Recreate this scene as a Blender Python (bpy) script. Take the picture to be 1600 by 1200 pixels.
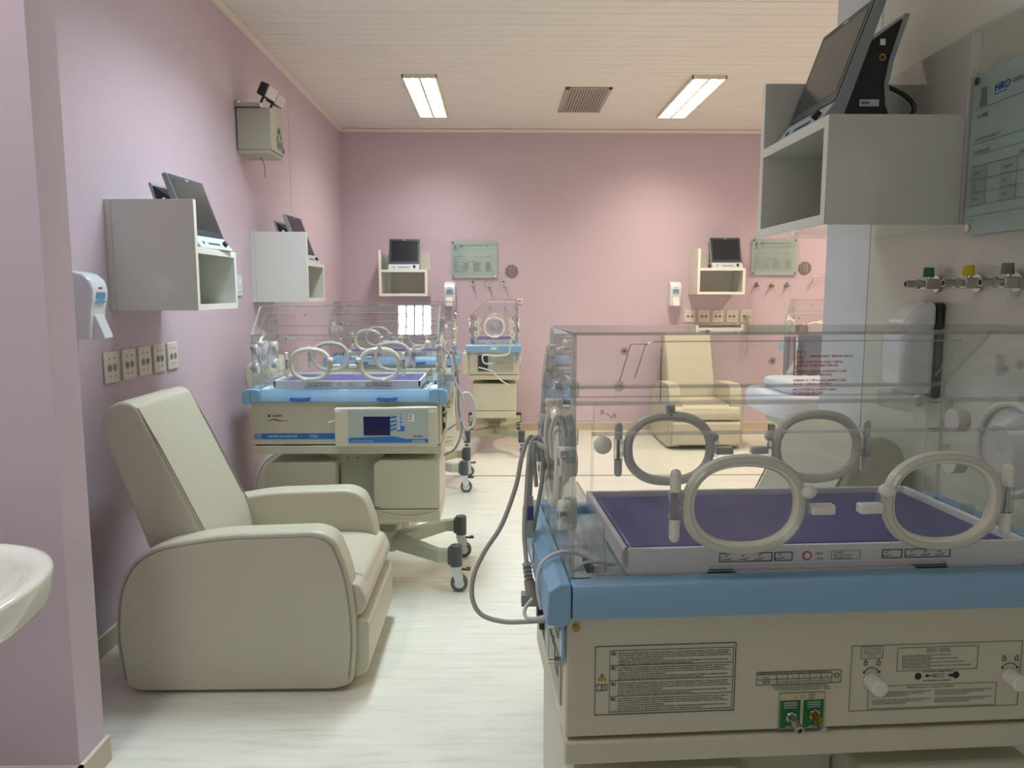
import bpy, math, random
from mathutils import Vector, Matrix
random.seed(7)
PI = math.pi
S = bpy.context.scene
COL = S.collection
for o in list(bpy.data.objects):
    bpy.data.objects.remove(o)

# ---------------------------------------------------------------- camera, exposure, world, lights
F = 1180.0
cam_d = bpy.data.cameras.new('camera')
cam_d.sensor_width = 36.0
cam_d.lens = F / 1600.0 * 36.0
cam_d.clip_start = 0.02
cam = bpy.data.objects.new('camera', cam_d)
COL.objects.link(cam)
cam.location = (0, 0, 1.45)
PITCH = math.atan(142 / F)
cam.rotation_euler = (PI / 2 - PITCH, 0, -math.radians(1.05))
S.camera = cam
S.view_settings.view_transform = 'Standard'
S.view_settings.look = 'None'
S.view_settings.gamma = 1.0
S.view_settings.use_curve_mapping = False
S.view_settings.exposure = 0.07
S.cycles.use_denoising = True
S.cycles.max_bounces = 10
S.cycles.diffuse_bounces = 5
S.cycles.glossy_bounces = 5
S.cycles.transmission_bounces = 8
S.cycles.transparent_max_bounces = 48
S.cycles.caustics_reflective = False
S.cycles.caustics_refractive = False
S.cycles.sample_clamp_indirect = 4.0
W = bpy.data.worlds.new('world')
S.world = W
W.use_nodes = True
W.node_tree.nodes['Background'].inputs[0].default_value = (0.9, 0.95, 1, 1)
W.node_tree.nodes['Background'].inputs[1].default_value = 0.3

# ceiling fixtures: (x, y, colour, watts, tube emission)
FIXTURES = [(-0.595, 6.64, (1.0, 0.96, 0.91), 26, 12.0),
            (1.62, 6.63, (1.0, 0.86, 0.68), 36, 12.0),
            (-0.60, 3.72, (0.76, 0.91, 1.0), 45, 6.0),
            (2.60, 4.30, (1.0, 0.89, 0.74), 30, 6.0),
            (-1.32, 1.05, (0.97, 0.98, 1.0), 17, 6.0),  # added unseen lamp, brightens the front of the near left wall stub
            (3.75, 6.63, (1.0, 0.80, 0.60), 48, 6.0)]
FILL = (-0.1, -2.2, 1.9, 1.3, 1.3, 7)      # added weak fill behind the camera, in front of the doorway


def area(name, loc, rot, sx, sy, col, w):
    l = bpy.data.lights.new(name, 'AREA')
    l.shape = 'RECTANGLE'
    l.size, l.size_y = sx, sy
    l.color = col
    l.energy = w
    o = bpy.data.objects.new(name, l)
    COL.objects.link(o)
    o.location = loc
    o.rotation_euler = rot
    return o


area('fill_light', FILL[:3], (PI / 2, 0, 0), FILL[3], FILL[4], (1.0, 0.94, 0.87), FILL[5])


# ---------------------------------------------------------------- materials
def lin(r, g, b):
    f = lambda c: (c / 255 / 12.92) if c / 255 <= 0.04045 else ((c / 255 + 0.055) / 1.055) ** 2.4
    return (f(r), f(g), f(b), 1)


MATS = {}


def mat(name, rgb, rough=0.5, metal=0.0, coat=0.0, noise=0.0, scale=20.0, bump=0.0, emit=0.0, spec=0.5, subsurf=0):
    m = bpy.data.materials.new(name)
    m.use_nodes = True
    nt = m.node_tree
    b = nt.nodes['Principled BSDF']
    b.inputs['Base Color'].default_value = lin(*rgb)
    b.inputs['Roughness'].default_value = rough
    b.inputs['Metallic'].default_value = metal
    b.inputs['Coat Weight'].default_value = coat
    b.inputs['Coat Roughness'].default_value = 0.03
    b.inputs['Specular IOR Level'].default_value = spec
    if emit:
        b.inputs['Emission Color'].default_value = lin(*rgb)
        b.inputs['Emission Strength'].default_value = emit
    tc = nt.nodes.new('ShaderNodeTexCoord')
    nz = nt.nodes.new('ShaderNodeTexNoise')
    nz.inputs['Scale'].default_value = scale
    nz.inputs['Detail'].default_value = 4
    nt.links.new(tc.outputs['Object'], nz.inputs['Vector'])
    if noise:
        mx = nt.nodes.new('ShaderNodeMix')
        mx.data_type = 'RGBA'
        c = lin(*rgb)
        mx.inputs['A'].default_value = tuple(v * (1 - noise) for v in c[:3]) + (1,)
        mx.inputs['B'].default_value = tuple(min(1, v * (1 + noise)) for v in c[:3]) + (1,)
        nt.links.new(nz.outputs['Fac'], mx.inputs['Factor'])
        nt.links.new(mx.outputs['Result'], b.inputs['Base Color'])
    if bump:
        bp = nt.nodes.new('ShaderNodeBump')
        bp.inputs['Strength'].default_value = bump
        bp.inputs['Distance'].default_value = 0.002
        nt.links.new(nz.outputs['Fac'], bp.inputs['Height'])
        nt.links.new(bp.outputs['Normal'], b.inputs['Normal'])
    MATS[name] = m
    return m


mat('wall_paint', (205, 187, 199), 0.44, noise=0.015, scale=3, bump=0.05)
mat('wall_laminate', (204, 205, 190), 0.16, coat=0.5, noise=0.01, scale=2)
mat('laminate_end', (208, 213, 217), 0.22, coat=0.3)
mat('ceiling_pvc', (232, 230, 222), 0.45, noise=0.01, scale=2)
mat('joint_dark', (120, 112, 104), 0.8)
mat('cornice', (226, 216, 206), 0.5)
mat('skirting', (196, 184, 160), 0.4)
mat('cabinet_white', (216, 216, 208), 0.10, coat=1.0)
mat('cabinet_edge', (236, 238, 226), 0.3)
mat('vinyl_leather', (191, 186, 166), 0.42, noise=0.02, scale=60, bump=0.12)
mat('piping', (140, 138, 122), 0.45)
mat('cream_metal', (208, 205, 184), 0.38, noise=0.012, scale=6, bump=0.03)
mat('cream_light', (214, 212, 192), 0.35)
mat('grey_green', (176, 180, 160), 0.4)
mat('tray_blue', (140, 182, 214), 0.32, noise=0.012, scale=5)
mat('handle_blue', (60, 116, 190), 0.35)
mat('deck_pale', (198, 208, 208), 0.35)
mat('tray_white', (236, 233, 236), 0.35)
mat('mattress_purple', (72, 70, 132), 0.45, noise=0.05, scale=14, bump=0.25)
mat('ring_cream', (240, 237, 222), 0.25, coat=0.3)
mat('knob_white', (232, 230, 222), 0.3, coat=0.2)
mat('caster_grey', (74, 82, 86), 0.5)
mat('caster_white', (206, 212, 212), 0.4)
mat('tyre', (92, 92, 92), 0.5)
mat('cable_grey', (170, 172, 164), 0.4)
mat('cable_white', (212, 216, 216), 0.4)
mat('plug_grey', (160, 160, 150), 0.5)
mat('black_plastic', (28, 32, 34), 0.35)
mat('screen_dark', (34, 38, 46), 0.22, coat=0.1)
mat('screen_blue', (18, 20, 84), 0.15, coat=0.5)
mat('bezel_grey', (150, 156, 160), 0.35)
mat('bezel_light', (190, 202, 210), 0.35)
mat('button_dark', (52, 60, 68), 0.4)
mat('chrome', (205, 205, 205), 0.14, metal=1)
mat('steel', (196, 194, 186), 0.25, metal=1)
mat('brass', (190, 150, 80), 0.25, metal=1)
mat('print_black', (44, 42, 38), 0.6)
mat('print_grey', (110, 122, 118), 0.6)
mat('print_red', (196, 40, 44), 0.6)
mat('print_blue', (34, 84, 170), 0.5)
mat('label_blue', (44, 118, 196), 0.35)
mat('label_teal', (90, 164, 196), 0.4)
mat('panel_grey', (178, 192, 188), 0.4)
mat('cell_grey', (146, 160, 156), 0.5)
mat('label_cream', (200, 194, 166), 0.4)
mat('label_green', (26, 112, 62), 0.4)
mat('label_yellow', (232, 170, 40), 0.4)
mat('label_white', (236, 238, 236), 0.4)
mat('socket_cream', (224, 218, 202), 0.35)
mat('socket_hole', (150, 140, 126), 0.5)
mat('socket_dot', (86, 78, 70), 0.6)
mat('ceramic', (232, 232, 222), 0.1, coat=0.5)
mat('plastic_white', (224, 228, 232), 0.22, coat=0.3)
mat('vent_grey', (172, 160, 150), 0.45)
mat('vent_dark', (104, 94, 88), 0.8)
mat('vent_slat', (182, 170, 160), 0.5)
mat('fixture_white', (228, 224, 214), 0.4)
mat('valve_green', (20, 120, 78), 0.4)
mat('valve_yellow', (214, 184, 24), 0.4)
mat('valve_grey', (120, 118, 112), 0.4)
mat('louvre', (150, 146, 138), 0.3, metal=0.6)
mat('lamp_grey', (176, 174, 156), 0.45, noise=0.02, scale=9)
mat('lamp_lens', (212, 212, 206), 0.12, coat=0.6)
mat('octagon_grey', (128, 122, 124), 0.5)
mat('towel_white', (226, 232, 238), 0.6, noise=0.04, scale=30)
mat('mirror_pad', (60, 62, 64), 0.5)
mat('cloth_white', (228, 232, 240), 0.7, noise=0.05, scale=25, bump=0.4)


def clear(name, tint, body, rough, milk=0.0, milk_col=(0.8, 0.82, 0.8, 1), ior=1.45, boost=1.0):
    m = bpy.data.materials.new(name)
    m.use_nodes = True
    nt = m.node_tree
    nt.nodes.clear()
    out = nt.nodes.new('ShaderNodeOutputMaterial')
    tr = nt.nodes.new('ShaderNodeBsdfTransparent')
    tr.inputs[0].default_value = tint
    gl = nt.nodes.new('ShaderNodeBsdfGlossy')
    gl.inputs['Roughness'].default_value = rough
    ge = nt.nodes.new('ShaderNodeNewGeometry')
    dt = nt.nodes.new('ShaderNodeVectorMath')
    dt.operation = 'DOT_PRODUCT'
    nt.links.new(ge.outputs['Incoming'], dt.inputs[0])
    nt.links.new(ge.outputs['Normal'], dt.inputs[1])

    def mth(op, a, b=None, cl=False):
        q = nt.nodes.new('ShaderNodeMath')
        q.operation = op
        q.use_clamp = cl
        nt.links.new(a, q.inputs[0])
        if b is not None:
            q.inputs[1].default_value = b
        return q.outputs[0]
    fa = mth('ABSOLUTE', dt.outputs['Value'])
    fa = mth('MULTIPLY', fa, -1.0)
    fa = mth('ADD', fa, 1.0, True)
    fa = mth('POWER', fa, 5.0)
    fa = mth('MULTIPLY', fa, 0.96)
    fa = mth('ADD', fa, 0.035)
    mx = nt.nodes.new('ShaderNodeMixShader')
    mu = nt.nodes.new('ShaderNodeMath')
    mu.operation = 'MULTIPLY'
    mu.inputs[1].default_value = boost
    mu.use_clamp = True
    nt.links.new(fa, mu.inputs[0])
    nt.links.new(mu.outputs[0], mx.inputs[0])
    last = tr
    if milk:
        df = nt.nodes.new('ShaderNodeBsdfDiffuse')
        df.inputs[0].default_value = milk_col
        m2 = nt.nodes.new('ShaderNodeMixShader')
        m2.inputs[0].default_value = milk
        nt.links.new(tr.outputs[0], m2.inputs[1])
        nt.links.new(df.outputs[0], m2.inputs[2])
        last = m2
    nt.links.new(last.outputs[0], mx.inputs[1])
    nt.links.new(gl.outputs[0], mx.inputs[2])
    nt.links.new(mx.outputs[0], out.inputs['Surface'])
    MATS[name] = m
    return m


clear('acrylic', (0.992, 0.996, 0.995, 1), 0, 0.01, milk=0.003)
clear('acrylic_edge', (0.84, 0.88, 0.87, 1), 0, 0.05, milk=0.24, milk_col=(0.74, 0.80, 0.79, 1), boost=1.5)
clear('clear_plastic', (0.90, 0.92, 0.92, 1), 0, 0.05, milk=0.12, boost=1.6)
clear('sleeve', (0.90, 0.90, 0.93, 1), 0, 0.25, milk=0.42, milk_col=(0.74, 0.74, 0.80, 1))
clear('plate_glass', (0.85, 0.92, 0.90, 1), 0, 0.02, milk=0.5, milk_col=(0.60, 0.74, 0.70, 1))

# emissive tube
m = bpy.data.materials.new('lamp_tube')
m.use_nodes = True
MATS['lamp_tube'] = m


def emis(name, col, strength):
    m = bpy.data.materials.new(name)
    m.use_nodes = True
    b = m.node_tree.nodes['Principled BSDF']
    b.inputs['Base Color'].default_value = (0.9, 0.9, 0.9, 1)
    b.inputs['Emission Color'].default_value = tuple(col) + (1,)
    b.inputs['Emission Strength'].default_value = strength
    MATS[name] = m


# floor vinyl with long pale streaks along x
def floor_mat():
    m = mat('floor_vinyl', (232, 224, 206), 0.24, coat=0.15)
    nt = m.node_tree
    b = nt.nodes['Principled BSDF']
    tc = nt.nodes.new('ShaderNodeTexCoord')
    mp = nt.nodes.new('ShaderNodeMapping')
    mp.inputs['Scale'].default_value = (1.6, 16, 1)
    nz = nt.nodes.new('ShaderNodeTexNoise')
    nz.inputs['Scale'].default_value = 2.2
    nz.inputs['Detail'].default_value = 6
    nz.inputs['Roughness'].default_value = 0.6
    cr = nt.nodes.new('ShaderNodeValToRGB')
    cr.color_ramp.elements[0].position = 0.32
    cr.color_ramp.elements[0].color = lin(216, 214, 200)
    cr.color_ramp.elements[1].position = 0.66
    cr.color_ramp.elements[1].color = lin(231, 232, 222)
    e = cr.color_ramp.elements.new(0.45)
    e.color = lin(225, 225, 213)
    nt.links.new(tc.outputs['Object'], mp.inputs['Vector'])
    nt.links.new(mp.outputs[0], nz.inputs['Vector'])
    nt.links.new(nz.outputs['Fac'], cr.inputs[0])
    nt.links.new(cr.outputs[0], b.inputs['Base Color'])


floor_mat()


# ---------------------------------------------------------------- mesh builder
class MB:
    def __init__(s):
        s.v, s.f, s.m, s.mats = [], [], [], []

    def mi(s, name):
        if name not in s.mats:
            s.mats.append(name)
        return s.mats.index(name)

    def add(s, vs, fs, m):
        k = len(s.v)
        s.v += [tuple(p) for p in vs]
        i = s.mi(m)
        for f in fs:
            s.f.append(tuple(k + q for q in f))
            s.m.append(i)

    def box(s, x0, x1, y0, y1, z0, z1, m):
        vs = [(x, y, z) for x in (x0, x1) for y in (y0, y1) for z in (z0, z1)]
        s.add(vs, [(0, 1, 3, 2), (4, 6, 7, 5), (0, 4, 5, 1), (2, 3, 7, 6), (0, 2, 6, 4), (1, 5, 7, 3)], m)
        return s

    def prism(s, poly, axis, a, b, m, m_side=None):
        # poly: 2D points; axis the extrusion axis ('x': poly=(y,z); 'y': (x,z); 'z': (x,y))
        def P(p, t):
            return {'x': (t, p[0], p[1]), 'y': (p[0], t, p[1]), 'z': (p[0], p[1], t)}[axis]
        n = len(poly)
        vs = [P(p, a) for p in poly] + [P(p, b) for p in poly]
        s.add(vs, [tuple(range(n))[::-1], tuple(range(n, 2 * n))], m)
        k = len(s.v) - 2 * n
        i = s.mi(m_side or m)
        for q in range(n):
            r = (q + 1) % n
            s.f.append((k + q, k + r, k + n + r, k + n + q))
            s.m.append(i)
        return s

    def pane(s, c, t, m='acrylic', e='acrylic_edge'):
        c = [Vector(p) for p in c]
        n = (c[1] - c[0]).cross(c[2] - c[0]).normalized() * (t / 2)
        k = len(c)
        vs = [p + n for p in c] + [p - n for p in c]
        s.add(vs, [tuple(range(k)), tuple(range(k, 2 * k))[::-1]], m)
        b = len(s.v) - 2 * k
        i = s.mi(e)
        for q in range(k):
            r = (q + 1) % k
            s.f.append((b + q, b + k + q, b + k + r, b + r))
            s.m.append(i)
        return s

    def tube(s, pts, r, m, seg=8, closed=False, smooth=0, cap=True):
        P = [Vector(p) for p in pts]
        if smooth:
            Q = []
            n = len(P)
            rng = n if closed else n - 1
            for i in range(rng):
                p0 = P[(i - 1) % n] if (closed or i > 0) else P[i] * 2 - P[i + 1]
                p1, p2 = P[i], P[(i + 1) % n]
                p3 = P[(i + 2) % n] if (closed or i + 2 < n) else p2 * 2 - p1
                for k in range(smooth):
                    t = k / smooth
                    Q.append(0.5 * ((2 * p1) + (p2 - p0) * t + (2 * p0 - 5 * p1 + 4 * p2 - p3) * t * t + (3 * p1 - p0 - 3 * p2 + p3) * t ** 3))
            if not closed:
                Q.append(P[-1])
            P = Q
        n = len(P)
        rr = r if isinstance(r, (list, tuple)) else [r] * n
        up = None
        vs, fs = [], []
        for i in range(n):
            if closed:
                d = P[(i + 1) % n] - P[i - 1]
            else:
                d = P[min(i + 1, n - 1)] - P[max(i - 1, 0)]
            if d.length < 1e-9:
                d = Vector((0, 0, 1))
            d.normalize()
            if up is None:
                up = Vector((0, 0, 1)) if abs(d.z) < 0.9 else Vector((1, 0, 0))
            a = (up - d * up.dot(d))
            if a.length < 1e-6:
                a = d.orthogonal()
            a.normalize()
            up = a
            b = d.cross(a)
            for k in range(seg):
                t = 2 * PI * k / seg
                vs.append(P[i] + (a * math.cos(t) + b * math.sin(t)) * rr[i])
        for i in range(n if closed else n - 1):
            j = (i + 1) % n
            for k in range(seg):
                l = (k + 1) % seg
                fs.append((i * seg + k, i * seg + l, j * seg + l, j * seg + k))
        if not closed and cap:
            fs.append(tuple(range(seg))[::-1])
            fs.append(tuple(range((n - 1) * seg, n * seg)))
        s.add(vs, fs, m)
        return s

    def cyl(s, p, q, r, m, seg=16, r2=None):
        return s.tube([p, q], [r, r if r2 is None else r2], m, seg)

    def ball(s, c, r, m, seg=12, sc=(1, 1, 1)):
        vs, fs = [], []
        n = seg // 2
        for i in range(n + 1):
            a = PI * i / n
            for k in range(seg):
                t = 2 * PI * k / seg
                vs.append((c[0] + r * sc[0] * math.sin(a) * math.cos(t), c[1] + r * sc[1] * math.sin(a) * math.sin(t), c[2] + r * sc[2] * math.cos(a)))
        for i in range(n):
            for k in range(seg):
                l = (k + 1) % seg
                fs.append((i * seg + k, (i + 1) * seg + k, (i + 1) * seg + l, i * seg + l))
        s.add(vs, fs, m)
        return s

    def ell(s, c, ra, rb, r, m, plane='xz', seg=40, ts=8, sup=2.3):
        pts = []
        for k in range(seg):
            t = 2 * PI * k / seg
            cs, sn = math.cos(t), math.sin(t)
            a = ra * math.copysign(abs(cs) ** (2 / sup), cs)
            b = rb * math.copysign(abs(sn) ** (2 / sup), sn)
            pts.append((c[0] + a, c[1], c[2] + b) if plane == 'xz' else (c[0], c[1] + a, c[2] + b))
        return s.tube(pts, r, m, ts, closed=True)

    def xform(s, M):
        s.v = [tuple(M @ Vector(p)) for p in s.v]
        return s

    def build(s, name, parent=None, bevel=0, seg=2, sm=True, ang=35):
        me = bpy.data.meshes.new(name)
        me.from_pydata(s.v, [], s.f)
        for n in s.mats:
            me.materials.append(MATS[n])
        me.polygons.foreach_set('material_index', s.m)
        if sm:
            me.polygons.foreach_set('use_smooth', [True] * len(me.polygons))
            me.update()
            me.set_sharp_from_angle(angle=math.radians(ang))
        me.update()
        o = bpy.data.objects.new(name, me)
        COL.objects.link(o)
        if parent is not None:
            o.parent = parent
        if bevel:
            b = o.modifiers.new('bevel', 'BEVEL')
            b.width = bevel
            b.segments = seg
            b.limit_method = 'ANGLE'
            b.angle_limit = math.radians(40)
        return o


FONT = {}


def glyphs(txt):
    if txt in FONT:
        return FONT[txt]
    cu = bpy.data.curves.new('t', 'FONT')
    cu.body = txt
    cu.size = 1.0
    cu.resolution_u = 2
    o = bpy.data.objects.new('t', cu)
    COL.objects.link(o)
    bpy.context.view_layer.update()
    dg = bpy.context.evaluated_depsgraph_get()
    me = bpy.data.meshes.new_from_object(o.evaluated_get(dg))
    vs = [tuple(v.co) for v in me.vertices]
    fs = [tuple(p.vertices) for p in me.polygons]
    bpy.data.objects.remove(o)
    bpy.data.curves.remove(cu)
    bpy.data.meshes.remove(me)
    w = max([v[0] for v in vs] or [0])
    FONT[txt] = (vs, fs, w)
    return FONT[txt]


def text(mb, txt, x, y, z, h, m, width=None, flip=False, center=False, slant=0.0, bold=0):
    """lettering on a plane of constant y, read from -y (flip: read from +y)"""
    vs, fs, w = glyphs(txt)
    if not bold and h < .003:
        bold = .0003
    k = h / 0.72
    kx = k if width is None else width / max(w, 1e-6)
    off = -w * kx / 2 if center else 0
    sg = -1 if flip else 1
    reps = (0, bold) if bold else (0,)
    for b in reps:
        out = [(x + sg * (v[0] * kx + off + slant * v[1] * k + b), y, z + v[1] * k) for v in vs]
        mb.add(out, fs, m)


def strip(mb, x0, x1, z0, z1, y, m, t=0.0004):
    mb.box(min(x0, x1), max(x0, x1), y - t, y + t, min(z0, z1), max(z0, z1), m)


def frame(mb, x0, x1, z0, z1, y, w, m, t=0.0004):
    strip(mb, x0, x1, z0, z0 + w, y, m, t)
    strip(mb, x0, x1, z1 - w, z1, y, m, t)
    strip(mb, min(x0, x1), min(x0, x1) + w, z0, z1, y, m, t)
    strip(mb, max(x0, x1) - w, max(x0, x1), z0, z1, y, m, t)


def tag(o, label=None, cat=None, group=None, kind=None):
    if label:
        o['label'] = label
    if cat:
        o['category'] = cat
    if group:
        o['group'] = group
    if kind:
        o['kind'] = kind
    return o


def thing(name, label, cat, loc=(0, 0, 0), rz=0.0, group=None):
    o = bpy.data.objects.new(name, None)
    o.empty_display_size = 0.1
    COL.objects.link(o)
    o.location = loc
    o.rotation_euler = (0, 0, rz)
    return tag(o, label, cat, group)


def copy_tree(o, loc, rz, label=None, group=None):
    r = o.copy()
    COL.objects.link(r)
    r.location = loc
    r.rotation_euler = (0, 0, rz)
    if label:
        r['label'] = label
    if group:
        r['group'] = group

    def rec(src, dst):
        for ch in list(src.children):
            c = ch.copy()
            COL.objects.link(c)
            c.parent = dst
            rec(ch, c)
    rec(o, r)
    return r


def struct(mb, name, **k):
    return tag(mb.build(name, **k), kind='structure')


# ---------------------------------------------------------------- room
XL, XR, YB, ZC = -1.60, 1.16, 7.93, 3.10
XFAR = 4.6
YEND = 2.685
fl = struct(MB().box(-2.2, XFAR + .1, -2.6, YB + .1, -0.08, 0, 'floor_vinyl'), 'floor', sm=False)
MB().box(-1.6, XFAR, 5.895, 5.915, 0, 0.0015, 'joint_dark').build('expansion_strip', fl)

MB_w = MB
struct(MB().box(XL, XFAR + .1, YB, YB + .1, 0, ZC + .06, 'wall_paint'), 'wall_back')
wl = MB()
wl.box(XL - .1, XL, 2.22, 5.998, 0, ZC + .06, 'wall_paint')
wl.box(XL - .1, XL, 6.004, YB + .1, 0, ZC + .06, 'wall_paint')
wl.box(XL - .1, XL - .004, 5.998, 6.004, 0, ZC + .06, 'joint_dark')
struct(wl, 'wall_left')
# near left wall stub: front face at y 2.08, side face at x -1.225
struct(MB().box(-2.2, -1.225, 2.08, 2.22, 0, ZC + .06, 'wall_paint'), 'wall_near_left')
struct(MB().box(-2.3, -2.2, -2.6, 2.22, 0, ZC + .06, 'wall_paint'), 'wall_left_near')
# right wall (glossy laminate boards), ends at YEND
wr = MB()
wr.box(XR, XR + .12, -2.6, 2.366, 0, ZC + .06, 'wall_laminate')
wr.box(XR, XR + .12, 2.3705, YEND, 0, ZC + .06, 'laminate_end')
wr.box(XR + .006, XR + .12, 2.366, 2.3705, 0, ZC + .06, 'print_black')
struct(wr, 'wall_right')
struct(MB().box(XR + .12, XFAR + .1, YEND - .12, YEND, 0, ZC + .06, 'wall_paint'), 'wall_partition')
struct(MB().box(XFAR, XFAR + .1, YEND - .12, YB + .1, 0, ZC + .06, 'wall_paint'), 'wall_far_right')
# wall behind the camera, with an open doorway
wn = MB()
wn.box(-2.3, -0.85, -2.7, -2.6, 0, ZC + .06, 'wall_paint')
wn.box(0.65, XR + .12, -2.7, -2.6, 0, ZC + .06, 'wall_paint')
wn.box(-0.85, 0.65, -2.7, -2.6, 2.6, ZC + .06, 'wall_paint')
struct(wn, 'wall_front')

# ceiling: pvc planks running across the room, with a groove between and down the middle of each
ceil = struct(MB().box(-2.3, XFAR + .1, -2.7, YB + .1, ZC + .03, ZC + .09, 'joint_dark'), 'ceiling', sm=False)
pw = 0.20
pm = None
y = YB - 0.02
holes = [(-0.74, -0.45, 5.97, 7.30), (1.475, 1.765, 5.97, 7.28), (0.545, 0.935, 6.32, 7.14), (-0.745, -0.455, 3.05, 4.37), (2.455, 2.745, 3.63, 4.95)]


def plank_mesh(x0, x1):
    a = pw / 2
    g = 0.0035
    d = 0.0035
    poly = [(-a + g, 0.02), (-a + g, d), (-a + 2 * g, 0), (-g, 0), (0, d), (g, 0), (a - 2 * g, 0), (a - g, d), (a - g, 0.02)]
    mb = MB().prism(poly, 'x', x0, x1, 'ceiling_pvc')
    return mb


k = 0
while y - pw > -2.6:
    yc = y - pw / 2
    key = 'p'
    if pm is None:
        o = plank_mesh(-2.2, XFAR).build('ceiling_plank', ceil, sm=False)
        pm = o.data
    else:
        o = bpy.data.objects.new('ceiling_plank', pm)
        COL.objects.link(o)
        o.parent = ceil
    o.location = (0, yc, ZC)
    y -= pw
# cornices
struct(MB().prism([(YB, ZC - .03), (YB - .012, ZC - .03), (YB - .035, ZC - .004), (YB, ZC - .004)], 'x', XL, XFAR, 'cornice'), 'trim_1')
struct(MB().prism([(XL, ZC - .03), (XL + .012, ZC - .03), (XL + .035, ZC - .004), (XL, ZC - .004)], 'y', 2.22, YB, 'cornice'), 'trim_2')


def skirt(name, pts):
    mb = MB()
    for (x0, x1, y0, y1) in pts:
        mb.box(x0, x1, y0, y1, 0, 0.078, 'skirting')
        mb.box(x0 - .0 if x1 - x0 > y1 - y0 else x0, x1, y0, y1, 0.078, 0.082, 'cornice')
    struct(mb, name)


skirt('baseboard_back', [(XL, XFAR, YB - .012, YB)])
skirt('baseboard_left', [(XL, XL + .012, 2.22, YB)])
skirt('baseboard_pillar', [(-1.225, -1.213, 2.068, 2.232), (-2.2, -1.213, 2.068, 2.08)])
skirt('baseboard_right', [(XR - .012, XR, -2.6, YEND + .012), (XR - .012, XFAR, YEND, YEND + .012)])


# ---------------------------------------------------------------- ceiling fixtures
def luminaire(x, y, col, watts, em, label, i):
    emis('tube_%d' % i, col, em)
    t = thing('ceiling_light', label, 'light', (x, y, ZC), 0)
    w, l = 0.135, 0.655
    fr = MB()
    for (a, b, c, d) in ((-w, w, -l, -l + .012), (-w, w, l - .012, l), (-w, -w + .012, -l, l), (w - .012, w, -l, l)):
        fr.box(a, b, c, d, -0.027, 0.0, 'fixture_white')
    fr.build('frame', t, bevel=.002)
    rf = MB()
    rf.box(-w + .012, w - .012, -l + .012, l - .012, -0.003, -0.001, 'fixture_white')
    rf.build('reflector', t)
    tb = MB()
    for sx in (-1, 1):
        tb.cyl((sx * .06, -l + .04, -.013), (sx * .06, l - .04, -.013), .008, 'tube_%d' % i, 10)
    tb.build('fluorescent_tubes', t)
    lv = MB()
    lv.box(-.005, .005, -l + .012, l - .012, -.026, -.006, 'louvre')
    first = lv.build('louvre_spine', t)
    sl = None
    n = 14
    for k in range(1, n):
        yy = -l + .012 + (2 * l - .024) * k / n
        if sl is None:
            o = MB().box(-w + .012, w - .012, -.0035, .0035, -.027, -.016, 'louvre').build('louvre_blade', t)
            sl = o.data
        else:
            o = bpy.data.objects.new('louvre_blade', sl)
            COL.objects.link(o)
            o.parent = t
        o.location = (0, yy, 0)
    a = area('ceiling_light_lamp', (x, y, ZC - .0045), (0, 0, 0), 0.23, 1.26, col, watts * 1.2)
    a.data.spread = math.radians(132)
    return t


FL = ['bright ceiling light trough at back left above the left bay, cool white tubes',
      'ceiling light trough at back right, warm white tubes behind louvre',
      'ceiling light trough over the near left incubator, just above the top of the picture',
      'ceiling light trough over the right bay, hidden beyond the right wall',
      'added fill light trough over the wash basin, out of the picture',
      'ceiling light trough at far back right, hidden beyond the right wall end']
for i, fx in enumerate(FIXTURES):
    luminaire(*fx, FL[i], i)

t = thing('ceiling_vent', 'grey louvred air vent in the ceiling between two light troughs', 'vent', (.74, 6.73, ZC))
vm = MB()
for (a, b, c, d) in ((-.19, .19, -.41, -.375), (-.19, .19, .375, .41), (-.19, -.155, -.41, .41), (.155, .19, -.41, .41)):
    vm.box(a, b, c, d, -.012, 0, 'vent_grey')
vm.build('frame', t, bevel=.003)
MB().box(-.155, .155, -.375, .375, -.003, 0, 'vent_dark').build('backing', t)
sd = None
for k in range(13):
    if sd is None:
        mb = MB().box(-.0075, .0075, -.375, .375, -.001, .001, 'vent_slat')
        mb.xform(Matrix.Rotation(math.radians(30), 4, 'Y'))
        o = mb.build('slat', t)
        sd = o.data
    else:
        o = bpy.data.objects.new('slat', sd)
        COL.objects.link(o)
        o.parent = t
    o.location = (-.144 + k * .024, 0, -.008)


# ---------------------------------------------------------------- wall cabinet (local: back on y=0, faces -y)
def make_cabinet():
    t = thing('wall_cabinet', '', 'cabinet')
    w, d, h, hb, th = .24, .36, .452, .262, .026
    m, e = 'cabinet_white', 'cabinet_edge'

    def panel(x0, x1, y0, y1, z0, z1, name, edge_front=True):
        mb = MB()
        mb.box(x0, x1, y0, y1, z0, z1, m)
        if edge_front:
            mb.box(x0, x1, y0 - .0015, y0, z0, z1, e)
        mb.build(name, t, bevel=.0008, seg=1)
    panel(-w, -w + th, -d, -.027, 0, h, 'side_panel')
    panel(w - th, w, -d, -.027, 0, hb, 'side_panel')
    panel(-w + th, w - th, -d, -.027, hb - th, hb, 'shelf')
    panel(-w + th, w - th, -d, -.027, 0, th, 'bottom_panel')
    panel(-w, w, -.026, 0, 0, h, 'back_panel', False)
    return t


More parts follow.
